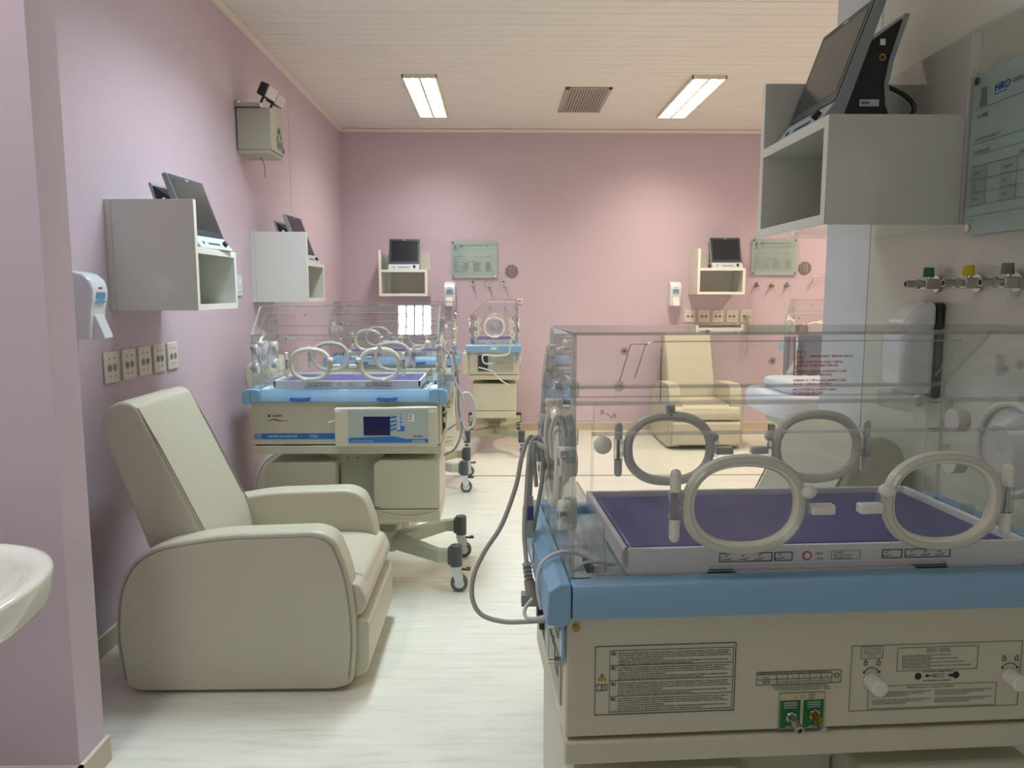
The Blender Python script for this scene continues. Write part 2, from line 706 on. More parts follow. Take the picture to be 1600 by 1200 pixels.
cab0 = make_cabinet()
cab0.location = (XL, 3.40, 1.378)
cab0.rotation_euler = (0, 0, PI / 2)
tag(cab0, 'white wall cabinet above the near recliner on the left wall, open box at its right', group='white wall cabinets under monitors')
CABS = [(cab0, 'on the white cabinet above the near recliner')]
for loc, rz, lab, ml in (
        ((XL, 5.225, 1.392), PI / 2, 'second white wall cabinet on the left wall, over the incubator with the blue screen', 'on the second cabinet of the left wall'),
        ((-.94, YB, 1.42), 0, 'cream-white wall cabinet at left on the back wall with open box facing the camera', 'on the left cabinet of the back wall'),
        ((2.23, YB, 1.437), 0, 'cream-white wall cabinet at right on the back wall, above five socket plates', 'on the right cabinet of the back wall'),
        ((XR, 2.11, 1.617), -PI / 2, 'large near white wall cabinet high on the right wall, its flat side to the camera', 'on the near cabinet of the right wall')):
    CABS.append((copy_tree(cab0, loc, rz, lab), ml))


# ---------------------------------------------------------------- monitor (faces -y, foot on z=0)
def make_monitor():
    t = thing('patient_monitor', '', 'monitor')
    # side profile (y,z)
    w = .155

    def lean(z):
        return -.085 + z * .36
    face = [(lean(0) - .022, 0), (lean(.055), .055), (lean(.31), .31), (lean(.31) + .014, .313), (lean(.31) + .026, .305), (lean(.06) + .034, .06), (lean(0) + .035, 0)]
    MB().prism(face, 'x', -w, w, 'bezel_grey').build('front_housing', t, bevel=.003)
    # front is a slanted plane: build in tilted frame
    a = math.atan(.36)
    M = Matrix.Translation((0, lean(.055) - .0008, .055)) @ Matrix.Rotation(-a, 4, 'X')
    mb = MB().box(-w + .003, w - .003, -.002, .0, .004, .268, 'button_dark')
    mb.xform(M)
    bz = mb.build('screen_bezel', t)
    mb = MB().box(-w + .022, w - .022, -.0028, -.0018, .030, .248, 'screen_dark')
    mb.xform(M)
    mb.build('screen', t)
    mb = MB()
    mb.box(-.014, .014, -.0028, -.002, .2555, .2605, 'bezel_light')
    mb.xform(M)
    mb.build('badge', t)
    # lower control strip
    a2 = math.atan((lean(.055) - lean(0) + .022) / .055)
    M2 = Matrix.Translation((0, lean(0) - .0225, 0)) @ Matrix.Rotation(-a2, 4, 'X')
    mb = MB().box(-w + .002, w - .002, -.0015, .002, .002, .066, 'bezel_light')
    mb.xform(M2)
    cs = mb.build('control_strip', t, bevel=.001)
    for k in range(6):
        mb = MB().box(-.052 + k * .019, -.038 + k * .019, -.003, -.001, .024, .034, 'button_dark')
        mb.xform(M2)
        mb.build('button', cs)
    mb = MB().cyl((-.10, .001, .03), (-.10, -.004, .03), .007, 'button_dark', 12)
    mb.xform(M2)
    mb.build('power_button', cs)
    mb = MB().cyl((.105, .001, .033), (.105, -.016, .033), .0125, 'black_plastic', 16)
    mb.xform(M2)
    mb.build('knob', cs)
    # rear housing: black core and silver shell
    core = [(lean(0) + .03, 0), (.085, 0), (.066, .05), (.06, .10), (.07, .16), (.10, .262), (.062, .235), (lean(.2) + .028, .20)]
    MB().prism(core, 'x', -w + .012, w - .012, 'black_plastic').build('rear_housing', t, bevel=.002)
    sh = [(.085, 0), (.097, 0), (.078, .05), (.071, .10), (.082, .16), (.115, .27), (.104, .272), (.100, .262), (.07, .16), (.06, .10), (.066, .05)]
    MB().prism(sh, 'x', -w + .008, w - .008, 'bezel_grey').build('rear_shell', t)
    for sx in (-1, 1):
        mb = MB()
        x = sx * (w - .0115)
        mb.box(x - .0008, x + .0008, .0, .05, .045, .062, 'bezel_light')
        mb.box(x - .0011, x + .0011, .004, .026, .050, .057, 'print_grey')
        mb.build('serial_label', t)
        mb = MB()
        mb.box(x - .0008, x + .0008, .045, .058, .195, .210, 'label_white')
        mb.build('usb_port', t)
        mb = MB()
        mb.tube([(x - sx * .001, .052, .165), (x + sx * .002, .052, .165)], .009, 'brass', 10)
        mb.tube([(x - sx * .001, .052, .165), (x + sx * .0025, .052, .165)], .005, 'black_plastic', 10)
        mb.build('connector', t)
    # folded handle and short power lead behind
    MB().tube([(.10, .08, .11), (.10, .135, .085), (.10, .165, .055), (.10, .15, .03), (.10, .10, .03)], .006, 'black_plastic', 8, smooth=5).build('power_lead', t)
    return t


mon0 = make_monitor()
first = True
MONP = [(-.255, .04, -.08), (-.24, .04, -.05), (-.20, .02, 0), (-.20, .095, 0), (-.235, .0, .0)]
for (c, ml), (dy, dx, drot) in zip(CABS, MONP):
    rz = c.rotation_euler[2]
    off = Matrix.Rotation(rz, 3, 'Z') @ Vector((dx - .02, dy, .2625))
    loc = Vector(c.location) + off
    lab = 'dark-screened patient monitor ' + ml
    if first:
        mon0.location = loc
        mon0.rotation_euler = (0, 0, rz + drot)
        tag(mon0, lab, group='patient monitors on the wall cabinets')
        first = False
    else:
        copy_tree(mon0, loc, rz + drot, lab)


# ---------------------------------------------------------------- socket plates
def make_socket(screws=True):
    t = thing('socket_plate', '', 'socket')
    MB().box(-.058, .058, -.009, 0, -.066, .066, 'socket_cream').build('cover_plate', t, bevel=.006, seg=3)
    for sx in (-1, 1):
        MB().cyl((sx * .021, -.0092, -.002), (sx * .021, -.0105, -.002), .0155, 'socket_hole', 20).build('outlet', t)
    mb = MB()
    for sx in (-1, 1):
        for sz in (-1, 1):
            mb.cyl((sx * .019, -.009, sz * .037), (sx * .019, -.0098, sz * .037), .0035, 'socket_dot', 8)
        for dx in (-.006, .006):
            mb.cyl((sx * .021 + dx, -.0105, -.002), (sx * .021 + dx, -.0109, -.002), .0025, 'socket_dot', 6)
    mb.build('screws', t)
    return t


s0 = make_socket()
ORD = ['first', 'second', 'third', 'fourth', 'last']
Y0 = [3.13, 3.278, 3.425, 3.573, 3.72]
for i, yy in enumerate(Y0):
    lab = '%s cream socket plate counted away from the camera, left wall row behind the near recliner' % ORD[i]
    z = 1.146 - (.000 * i)
    if i == 0:
        s0.location = (XL, yy, z)
        s0.rotation_euler = (0, 0, PI / 2)
        tag(s0, lab, group='socket plates on the left wall')
    else:
        copy_tree(s0, (XL, yy, z), PI / 2, lab)
for i in range(5):
    lab = '%s cream socket plate from the left in the row under the right back-wall cabinet' % ORD[i]
    copy_tree(s0, (2.015 + .147 * i, YB, 1.21), 0, lab, 'socket plates on the back wall')
tag(MB().box(-.022, .022, -.03, 0, -.02, .02, 'grey_green').tube([(0, -.02, -.01), (0, -.03, -.05), (-.005, -.03, -.14), (-.01, -.03, -.4)], .006, 'grey_green', 8, smooth=4).build('power_plug'),
    'grey-green plug with hanging cord in the last socket of the back-wall row', 'plug').location = (2.015 + .147 * 4 + .02, YB - .008, 1.20)
t = thing('switch_plate', 'narrow white switch plate on left wall between the two wall cabinets', 'switch', (XL, 4.72, 1.497), PI / 2)
MB().box(-.05, .05, -.010, 0, -.065, .065, 'plastic_white').build('cover_plate', t, bevel=.004)
MB().box(-.02, .02, -.013, -.010, .01, .04, 'label_white').build('rocker', t)
mb = MB()
for sx in (-1, 1):
    mb.cyl((sx * .012, -.010, -.04), (sx * .012, -.0108, -.04), .003, 'socket_dot', 8)
mb.build('pin_holes', t)


# ---------------------------------------------------------------- dispensers
def make_dispenser():
    t = thing('soap_dispenser', '', 'dispenser')
    w = .058
    prof = [(0, -.125), (-.10, -.125), (-.108, -.02), (-.118, .02), (-.122, .055), (-.112, .09), (-.085, .115), (-.04, .125), (0, .125)]
    MB().prism(prof, 'x', -w, w, 'plastic_white').build('shell', t, bevel=.01, seg=3)
    lv = [(-.095, -.127), (-.142, -.125), (-.140, -.11), (-.112, -.035), (-.10, -.035)]
    MB().prism(lv, 'x', -.032, .032, 'plastic_white').build('push_lever', t, bevel=.004)
    mb = MB()
    for k, (z, w2) in enumerate(((.045, .03), (.035, .034), (.025, .026), (.012, .034))):
        mb.box(-w2, w2, -.1232 + (.045 - z) * .10, -.1205 + (.045 - z) * .10, z - .004, z + .003, 'label_teal')
    lb = mb.build('label', t)
    mb = MB()
    mb.box(-.012, .012, -.1225, -.12, .06, .066, 'print_red')
    mb.build('logo', t)
    return t


d0 = make_dispenser()
d0.location = (XL, 2.86, 1.406)
d0.rotation_euler = (0, 0, PI / 2)
tag(d0, 'white soap dispenser on left wall beside the pillar, seen from its side', group='white soap dispensers')
copy_tree(d0, (-.498, YB, 1.44), 0, 'white soap dispenser on back wall above the hood of the near left incubator')
copy_tree(d0, (1.835, YB, 1.443), 0, 'white soap dispenser on back wall at left of the right cabinet')
# larger dispenser on the near right wall with black back plate
t = thing('hand_dispenser', 'glossy white wall dispenser with black edge on near right wall under the gas valves', 'dispenser', (XR, 2.0, 1.305), -PI / 2)
prof = [(-.018, -.125), (-.08, -.125), (-.105, -.09), (-.108, .03), (-.10, .07), (-.078, .10), (-.05, .122), (-.018, .125)]
MB().prism(prof, 'x', -.058, .058, 'plastic_white').build('shell', t, bevel=.02, seg=4)
MB().box(-.058, .058, -.02, 0, -.13, .12, 'black_plastic').build('back_plate', t, bevel=.008, seg=2)
MB().prism([(-.06, -.17), (-.115, -.16), (-.12, -.12), (-.06, -.12)], 'x', -.04, .04, 'clear_plastic').build('drip_tray', t)


# ---------------------------------------------------------------- glass identification plates
def make_plate():
    t = thing('identification_board', '', 'sign')
    MB().pane([(-.237, -.02, -.188), (.237, -.02, -.188), (.237, -.02, .188), (-.237, -.02, .188)], .006, 'plate_glass', 'acrylic_edge').build('glass_sheet', t)
    for sx in (-1, 1):
        for sz in (-1, 1):
            MB().cyl((sx * .218, 0, sz * .17), (sx * .218, -.028, sz * .17), .009, 'chrome', 16).build('standoff', t)
    y = -.0236
    p = MB()
    for z in (.105, .025, -.002, -.028):
        strip(p, -.222, .222, z - .0006, z + .0006, y, 'print_grey')
    strip(p, -.222, .222, -.144, -.143, y, 'print_grey')
    for z in (-.06, -.09, -.12):
        strip(p, -.222, .222, z - .0005, z + .0005, y, 'print_grey')
    text(p, 'NOME', -.215, y, .082, .010, 'print_black')
    text(p, 'DATA DE NASCIMENTO', -.215, y, .031, .006, 'print_black')
    text(p, 'SEXO', .0, y, .031, .006, 'print_black')
    text(p, 'REGISTRO', .12, y, .031, .006, 'print_black')
    text(p, 'NOME DA MÃE', -.215, y, .002, .006, 'print_black')
    text(p, 'IDENTIFICAÇÃO', -.02, y, -.024, .007, 'print_black', center=True)
    text(p, 'OBS', -.215, y, -.156, .005, 'print_black')
    text(p, 'IDENTIFICAÇÃO DO PACIENTE', -.095, y, .134, .010, 'print_black')
    p.build('printed_text', t)
    for (x0, x1) in ((-.222, -.165), (-.115, -.06), (-.01, .06), (.12, .175)):
        g = MB()
        for k, zz in enumerate((-.045, -.075, -.105)):
            strip(g, x0, x1, zz - .014, zz + .014, y + .0002, 'cell_grey')
            text(g, ('PESO', 'APGAR', 'DATA', 'HORA', 'IG', 'PC', 'PT', 'EST', 'SOG', 'SVD', 'CAT', 'SOL')[(k * 4 + int((x0 + .25) * 8)) % 12], x0 + .012, y - .0004, zz - .003, .006, 'print_black')
        g.build('table_column', t)
    lg = MB()
    text(lg, 'HRO', -.158, y, .130, .018, 'print_blue', slant=.15, bold=.002)
    strip(lg, -.155, -.115, .124, .1255, y, 'print_blue')
    lg.build('letter_logo', t)
    lg = MB()
    strip(lg, -.205, -.185, .1215, .150, y, 'print_grey')
    for k in range(3):
        strip(lg, -.208, -.182, .118 - .005 * k, .122 - .005 * k, y, 'print_grey')
    lg.build('emblem', t)
    rl = MB()
    rl.ball((.135, y, .14), .009, 'print_grey', 10, (1, .03, 1))
    text(rl, 'SUS', .155, y, .134, .010, 'print_grey')
    rl.build('round_logo', t)
    return t


p0 = make_plate()
p0.location = (XR, 1.618, 1.777)
p0.rotation_euler = (0, 0, -PI / 2)
tag(p0, 'large near greenish glass identification board at top right, cut by the picture edge', group='glass identification boards')
copy_tree(p0, (-.246, YB, 1.795), 0, 'greenish glass identification board at left on the back wall, above three gas outlets')
copy_tree(p0, (2.878, YB, 1.824), 0, 'greenish glass identification board at right on the back wall, beside the right monitor')


# ---------------------------------------------------------------- gas outlets
def make_valve(col):
    t = thing('gas_valve', '', 'valve')
    MB().cyl((0, 0, 0), (0, -.006, 0), .018, 'chrome', 20).build('wall_flange', t)
    mb = MB().box(-.012, .012, -.035, -.002, -.011, .011, 'steel')
    mb.build('valve_body', t, bevel=.002)
    k = MB()
    k.cyl((0, -.024, .010), (0, -.024, .016), .006, 'chrome', 12)
    k.cyl((0, -.024, .015), (0, -.024, .036), .012, col, 10, r2=.0105)
    k.build('hand_knob', t, bevel=.001)
    n = MB()
    n.cyl((0, -.034, 0), (0, -.044, 0), .0075, 'steel', 12)
    n.cyl((0, -.043, 0), (0, -.053, 0), .0105, 'chrome', 6)
    n.cyl((0, -.052, 0), (0, -.075, 0), .008, 'steel', 12)
    n.cyl((0, -.075, 0), (0, -.0755, 0), .0055, 'print_black', 12)
    n.build('nozzle', t)
    return t


VAL = [('valve_green', 'green'), ('valve_yellow', 'yellow'), ('valve_grey', 'grey')]
for j, (mt, cn) in enumerate(VAL):
    v = make_valve(mt)
    v.location = (XR, (1.985, 1.815, 1.675)[j], 1.474)
    v.rotation_euler = (0, 0, -PI / 2)
    tag(v, '%s-capped chrome gas valve on the near right wall' % cn)
    v.scale = (1.18, 1.18, 1.18)
    v1 = copy_tree(v, ((-.261, -.10, .059)[j], YB, 1.54), 0, '%s-capped gas valve on the back wall above the far middle incubator' % cn)
    v2 = copy_tree(v, ((2.70, 2.86, 3.02)[j], YB, 1.525), 0, '%s-capped gas valve on the back wall under the right glass board' % cn)
    v1.scale = v2.scale = (1, 1, 1)


def octa(x, z, lab):
    t = thing('wall_grille', lab, 'grille', (x, YB, z))
    P = [(.065 * math.cos(a) * 1.06, .065 * math.sin(a) * 1.06) for a in [PI / 8 + k * PI / 4 for k in range(8)]]
    MB().prism(P, 'y', -.012, 0, 'octagon_grey').build('plate', t, bevel=.003)
    for k in (-1, 0, 1):
        MB().box(k * .02 - .003, k * .02 + .003, -.016, -.012, -.045, .045, 'vent_slat').build('rib', t)


octa(.142, 1.677, 'grey octagonal grille on back wall right of the left glass board')
octa(3.208, 1.712, 'grey octagonal grille on back wall right of the right glass board')
t = thing('wall_socket', 'small cream single socket on back wall beside the far middle incubator hood', 'socket', (.226, YB, 1.367))
MB().box(-.03, .03, -.008, 0, -.03, .03, 'socket_cream').build('cover_plate', t, bevel=.004)
MB().cyl((0, -.0082, 0), (0, -.0095, 0), .009, 'socket_dot', 14).build('outlet', t)
t = thing('wall_hook', 'thin metal towel hook on back wall beside the right wall end', 'hook', (3.36, YB, 1.62))
MB().tube([(-.09, -.002, -.07), (-.09, -.05, -.07), (-.09, -.05, 0), (.12, -.05, 0)], .004, 'steel', 8).tube([(.1, 0, 0), (.1, -.05, 0)], .004, 'steel', 8).build('rail', t)

# ---------------------------------------------------------------- emergency light
t = thing('emergency_light', 'old beige emergency light box with two spot lamps high on the left wall', 'lamp', (XL, 4.93, 2.45), PI / 2)
MB().box(-.135, .135, -.215, -.006, -.125, .125, 'lamp_grey').build('battery_box', t, bevel=.006)
MB().box(-.13, .13, -.205, -.0, -.148, -.125, 'lamp_grey').build('bottom_tray', t, bevel=.003)
MB().box(-.15, -.13, -.16, -.0, .125, .15, 'steel').box(-.14, .14, -.02, -.002, .125, .165, 'steel').box(-.14, .1, -.05, -.02, .125, .14, 'button_dark').build('mounting_bracket', t)
mb = MB()
mb.ball((.03, -.217, -.07), .05, 'print_grey', 12, (.9, .03, .5))
for k in range(8):
    a = k / 7.0
    mb.box(-.02 + .13 * a, .01 + .13 * a, -.2165, -.2155, -.05 + .06 * math.sin(a * 5), -.02 + .06 * math.sin(a * 5), 'print_grey')
mb.build('printed_logo', t)
MB().tube([(0, -.1, -.148), (.02, -.12, -.19), (.09, -.1, -.23), (.09, -.1, -.26)], .0022, 'button_dark', 6, smooth=4).build('pull_cord', t)
for sx, nm in ((-.10, 0), (.08, 1)):
    mb = MB()
    mb.box(-.052, .052, -.03, .03, -.04, .04, 'black_plastic')
    M = Matrix.Translation((sx, -.19, .225)) @ Matrix.Rotation(math.radians(25), 4, 'X') @ Matrix.Rotation(math.radians(-20), 4, 'Z')
    mb.xform(M)
    sp = mb.build('spot_lamp', t, bevel=.008)
    ln = MB().box(-.047, .047, -.042, -.030, -.036, .036, 'lamp_lens').xform(M)
    ln.build('lens', sp, bevel=.006)
    MB().tube([(sx, -.17, .20), (sx, -.15, .165), (sx, -.13, .12)], .008, 'black_plastic', 8).build('lamp_stem', sp)


# ---------------------------------------------------------------- recliner (faces +x, floor z=0)
def rounded(pts, r, n=5):
    out = []
    N = len(pts)
    for i in range(N):
        p, a, b = Vector(pts[i]).to_2d(), Vector(pts[i - 1]).to_2d(), Vector(pts[(i + 1) % N]).to_2d()
        da, db = (a - p), (b - p)
        rr = min(r[i] if isinstance(r, (list, tuple)) else r, da.length * .48, db.length * .48)
        A, B = p + da.normalized() * rr, p + db.normalized() * rr
        if rr < 1e-5:
            out.append((p.x, p.y))
            continue
        for k in range(n + 1):
            t = k / n
            q = A * (1 - t) ** 2 + p * 2 * t * (1 - t) + B * t * t
            out.append((q.x, q.y))
    return out


def make_recliner():
    t = thing('recliner', '', 'armchair')
    W2 = .345
    # arm outline in (x,z); origin x=0 at rear of arms, front at .83
    out = [(.02, .03), (.0, .22), (.02, .40), (.075, .505), (.17, .56), (.40, .597), (.74, .607), (.80, .58), (.845, .46), (.865, .30), (.868, .18), (.85, .03), (.80, .012), (.07, .012)]
    out = rounded(out, .06, 4)
    cx, cz = .43, .28
    inner = [(cx + (p[0] - cx) * .965, cz + (p[1] - cz) * (.95 if p[1] > cz else .995)) for p in out]
    for sy in (-1, 1):
        y0, y1 = sorted((sy * W2, sy * (W2 - .115)))
        a = MB().prism(out, 'y', y0, y1, 'vinyl_leather').build('armrest', t, bevel=.014, seg=4)
        yo = sy * (W2 + .004)
        pn = MB().prism(inner, 'y', min(yo, sy * (W2 - .01)), max(yo, sy * (W2 - .01)), 'vinyl_leather')
        pn.build('side_panel', a, bevel=.010, seg=3)
        seam = [p for p in inner if p[1] > .055]
        k0 = max(range(len(seam)), key=lambda i: (Vector(seam[i]) - Vector(seam[i - 1])).length)
        seam = seam[k0:] + seam[:k0]
        MB().tube([(p[0], sy * (W2 + .002), p[1]) for p in seam], .0022, 'piping', 6).build('piping', a)
    # seat cushion
    seat = rounded([(.22, .28), (.22, .42), (.50, .43), (.80, .425), (.885, .40), (.893, .31), (.86, .27)], .03, 4)
    MB().prism(seat, 'y', -W2 + .117, W2 - .117, 'vinyl_leather').build('seat_cushion', t, bevel=.018, seg=4)
    # the front lip spreads a little in front of the arms
    fr = rounded([(.84, .03), (.905, .06), (.91, .25), (.885, .268), (.84, .268)], .03, 4)
    MB().prism(fr, 'y', -W2 + .03, W2 - .03, 'vinyl_leather').build('footrest', t, bevel=.014, seg=4)
    lip = rounded([(.80, .285), (.80, .40), (.875, .40), (.905, .33), (.885, .275)], .025, 4)
    MB().prism(lip, 'y', -W2 + .03, W2 - .03, 'vinyl_leather').build('seat_front', t, bevel=.012, seg=3)
    MB().box(.06, .84, -W2 + .11, W2 - .11, .04, .27, 'piping').build('base_box', t)
    # backrest
    bk = rounded([(.12, .42), (.095, .50), (-.055, .955), (-.045, 1.03), (.02, 1.065), (.075, 1.05), (.31, .54), (.34, .40), (.2, .38)], [.04, .05, .05, .05, .03, .03, .05, .03, .03], 5)
    MB().prism(bk, 'y', -W2 + .10, W2 - .10, 'vinyl_leather').build('backrest', t, bevel=.022, seg=5)
    for sy in (-1, 1):
        mb = MB()
        yy = sy * (W2 - .112)
        mb.tube([(.078, yy, 1.035), (.155, yy, .885), (.235, yy, .712), (.312, yy, .545)], .003, 'piping', 6)
        mb.build('back_piping', t)
    for fx in (.10, .80):
        for sy in (-1, 1):
            MB().cyl((fx, sy * .28, 0), (fx, sy * .28, .02), .02, 'black_plastic', 12).build('foot', t)
    return t


r0 = make_recliner()
r0.location = (-1.385, 2.965, 0)
tag(r0, 'near pale beige-grey vinyl recliner facing right, against the left wall', group='beige vinyl recliners')
copy_tree(r0, (-1.43, 4.64, 0), 0, 'pale recliner mostly hidden behind the near left incubator, by the left wall')
copy_tree(r0, (1.07, 2.255, 0), PI, 'pale recliner seen through the near hood, at its right against the right wall')
copy_tree(r0, (1.93, 7.76, 0), -PI / 2, 'warm beige recliner facing the camera at the back wall, seen through the near hood')


# ---------------------------------------------------------------- incubator (front faces -y, centred on x,y)
def make_incubator():
    t = thing('infant_incubator', '', 'incubator')
    C = 'cream_metal'
    bd = MB().box(-.45, .45, -.222, .222, .728, .937, C).build('body', t, bevel=.004)
    MB().box(-.435, .435, -.21, .21, .722, .728, 'print_black').build('body_joint', t)
    MB().box(-.452, .452, -.226, .226, .682, .7225, C).build('lower_pan', t, bevel=.004)
    # blue rim
    b = MB()
    b.prism([(.195, .975), (.197, .992), (.237, .992), (.241, .985), (.239, .937), (.225, .932), (.20, .937)], 'x', -.443, .443, 'tray_blue')
    b.build('rear_rim', t, bevel=.002)
    b = MB()
    b.prism([(-.195, .975), (-.197, .994), (-.225, .994), (-.243, .965), (-.247, .937), (-.225, .932), (-.20, .937)], 'x', -.40, .40, 'tray_blue')
    fr = b.build('front_rim', t, bevel=.003)
    for sx in (-.21, .20):
        MB().prism(rounded([(sx - .05, .945), (sx - .045, .962), (sx + .0, .958), (sx + .05, .962), (sx + .045, .945), (sx, .938)], .006, 3), 'y', -.262, -.235, 'handle_blue').build('rim_handle', fr, bevel=.002)
    for sx in (-1, 1):
        b = MB()
        b.prism([(sx * .445, .975), (sx * .445, .996), (sx * .462, .998), (sx * .482, .985), (sx * .484, .930), (sx * .458, .925), (sx * .445, .932)], 'y', -.25, .241, 'tray_blue')
        b.prism([(sx * .40, .937), (sx * .40, .994), (sx * .445, 1.0), (sx * .445, .93)], 'y', -.252, -.205, 'tray_blue')
        b.build('end_rim', t, bevel=.003)
    MB().box(-.444, .444, -.20, .20, .937, .979, 'deck_pale').build('deck', t)
    # corner bracket with two fixing nuts at right end rear
    cb = MB().box(.4525, .457, .200, .222, .86, .93, 'tray_blue').build('corner_bracket', t)
    for z in (.905, .845):
        MB().cyl((.452, .19, z), (.466, .19, z), .008, 'steel', 6).cyl((.464, .19, z), (.475, .19, z), .004, 'steel', 8).build('fixing_nut', t)
    MB().cyl((.435, .222, .918), (.435, .228, .918), .006, 'brass', 10).build('bolt', t)

    # ---- hood
    ht, zb = 1.387, .992
    yf, yr, ys, zs = -.205, .205, -.053, 1.255
    X = .44
    th = .005
    sh = MB()
    sh.pane([(-X, ys, ht), (X, ys, ht), (X, yr, ht), (-X, yr, ht)], th)                         # top
    sh.pane([(-X, yf, zs), (X, yf, zs), (X, ys, ht), (-X, ys, ht)], th)                         # slanted
    sh.pane([(-X, yr, 1.282), (X, yr, 1.282), (X, yr, ht), (-X, yr, ht)], th)                   # rear upper
    for sx in (-1, 1):
        for yy in (yf, yr):
            sh.pane([(sx * .41, yy, zb), (sx * X, yy, zb), (sx * X, yy, 1.25), (sx * .41, yy, 1.25)], th)
    sh.build('hood_shell', t, sm=False)
    lp = MB()

    def onsl(x, z):
        return (x, ys + (ht - z) / (ht - zs) * (yf - ys) - .004, z + .003)
    lp.tube([onsl(.25, 1.27), onsl(.25, 1.345), onsl(.235, 1.352), onsl(-.40, 1.352), onsl(-.41, 1.27)], .0016, 'acrylic_edge', 6)
    lp.build('hatch_outline', t)
    for sx in (-1, 1):
        e = MB()
        P = [(sx * X, yf, zb), (sx * X, yr, zb), (sx * X, yr, ht), (sx * X, ys, ht), (sx * X, yf, zs)]
        if sx < 0:
            P = P[::-1]
        e.pane(P, .010)
        eo = e.build('end_panel', t, sm=False)
        g = MB()
        g.ell((sx * (X + .006), 0.0, 1.15), .088, .088, .0085, 'ring_cream', 'yz', 36, 8, 2.0)
        g.build('iris_ring', eo)
        hb = MB().box(min(sx * (X + .004), sx * (X + .02)), max(sx * (X + .004), sx * (X + .02)), -.014, .014, 1.222, 1.256, 'knob_white')
        for zz in (1.232, 1.246):
            hb.cyl((sx * (X + .02), 0, zz), (sx * (X + .022), 0, zz), .004, 'brass', 10)
        hb.build('iris_hinge', eo, bevel=.002)
        n = 28
        sl = MB()
        vs, fs = [], []
        for k in range(n):
            a = 2 * PI * k / n
            wob = 1 + .035 * (k % 2)
            vs.append((sx * (X + .008), .083 * math.cos(a), 1.15 + .083 * math.sin(a)))
            vs.append((sx * (X - .022), .045 * wob * math.cos(a + .35), 1.15 + .045 * wob * math.sin(a + .35)))
            vs.append((sx * (X - .016), .008 * math.cos(a + .8), 1.15 + .008 * math.sin(a + .8)))
        for k in range(n):
            q = (k + 1) % n
            fs.append((3 * k, 3 * q, 3 * q + 1, 3 * k + 1))
            fs.append((3 * k + 1, 3 * q + 1, 3 * q + 2, 3 * k + 2))
        sl.add(vs, fs, 'sleeve')
        sl.build('iris_sleeve', eo)
        for yy, zz in ((-.155, 1.18), (-.155, 1.09), (.16, 1.175), (.16, 1.085)):
            gr = MB()
            gr.cyl((sx * (X - .012), yy, zz), (sx * (X + .016), yy, zz), .025, 'knob_white', 18)
            gr.cyl((sx * (X + .016), yy, zz), (sx * (X + .018), yy, zz), .007, 'socket_hole', 14)
            gr.build('tube_grommet', eo, bevel=.003)
        # side clips
        for zz in (1.30, 1.225):
            MB().box(sx * X - .008, sx * X + .008, .198, .213, zz - .012, zz + .012, 'clear_plastic').build('hood_clip', eo, bevel=.002)
        for yy, zz in ((.186, 1.20), (.186, 1.10), (-.186, 1.20), (-.186, 1.10), (.10, 1.30), (-.04, 1.31)):
            MB().cyl((sx * X, yy, zz - .02), (sx * X, yy, zz + .02), .010, 'clear_plastic', 10).cyl((sx * (X + .004), yy, zz - .008), (sx * (X + .016), yy, zz - .008), .006, 'chrome', 8).build('hood_catch', eo)
        for yy in (-.10, 0.0, .13):
            MB().box(sx * X - .009, sx * X + .009, yy - .012, yy + .012, .992, 1.012, 'clear_plastic').build('foot_clip', eo, bevel=.002)
    # ---- doors front and rear with two oval ports each
    for sy in (-1, 1):
        yd = sy * .2085
        d = MB()
        P = [(-.408, yd, 1.0), (.408, yd, 1.0), (.408, yd, 1.274 if sy > 0 else 1.245), (-.408, yd, 1.274 if sy > 0 else 1.245)]
        d.pane(P, .005)
        do = d.build('access_door', t, sm=False)
        # rails along the top of the door, clear
        r = MB()
        zr = 1.2755 if sy > 0 else 1.248
        r.box(-.44, .44, yd - .004, yd + .004, zr, zr + .0055, 'acrylic_edge')
        r.box(-.41, .41, yd - .002, yd + .006 * sy + .003, 1.228, 1.232, 'clear_plastic')
        r.build('door_rail', do)
        for px in (-.165, .165):
            yo = yd + sy * .010
            out = 1 if px > 0 else -1
            rg = MB()
            rg.ell((px, yo, 1.114), .091, .072, .0105, 'ring_cream')
            rg.ell((px, yo + sy * .009, 1.114), .093, .074, .006, 'clear_plastic')
            rg.build('port_ring', do)
            if sy < 0 and px > 0:
                hb = MB().box(px - .009, px + .009, yo - .014, yo + .008, 1.178, 1.212, 'caster_white')
                for zz in (1.188, 1.200):
                    hb.cyl((px, yo + .008, zz), (px, yo + .010, zz), .0035, 'brass', 10)
                hb.build('ring_hinge', do, bevel=.002)
            pts = []
            for k in range(28):
                a = 2 * PI * k / 28
                cs, sn = math.cos(a), math.sin(a)
                pts.append((px + .088 * math.copysign(abs(cs) ** .87, cs), yo, 1.114 + .070 * math.copysign(abs(sn) ** .87, sn)))
            MB().pane(pts, .003).build('port_lid', do, sm=False)
            # hinge post on the outer side
            hx = px + out * .112
            h = MB()
            for (z0, z1) in ((1.137, 1.165), (1.062, 1.092)):
                h.cyl((hx, yo, z0), (hx, yo, z1), .0088, 'knob_white', 14)
                h.ball((hx, yo, z1 if z0 > 1.1 else z0), .0088, 'knob_white', 12)
            h.cyl((hx, yo, 1.09), (hx, yo, 1.14), .004, 'chrome', 8)
            h.box(min(hx, hx - out * .022), max(hx, hx - out * .022), yo - .004, yo + .004, 1.10, 1.108, 'clear_plastic')
            h.box(min(hx, hx - out * .022), max(hx, hx - out * .022), yo - .004, yo + .004, 1.125, 1.133, 'clear_plastic')
            h.box(hx - .009, hx + .009, yo - .006, yo + .006, 1.092, 1.137, 'clear_plastic')
            h.build('port_hinge', do)
            # latch on the inner side
            lx = px - out * .100
            l = MB()
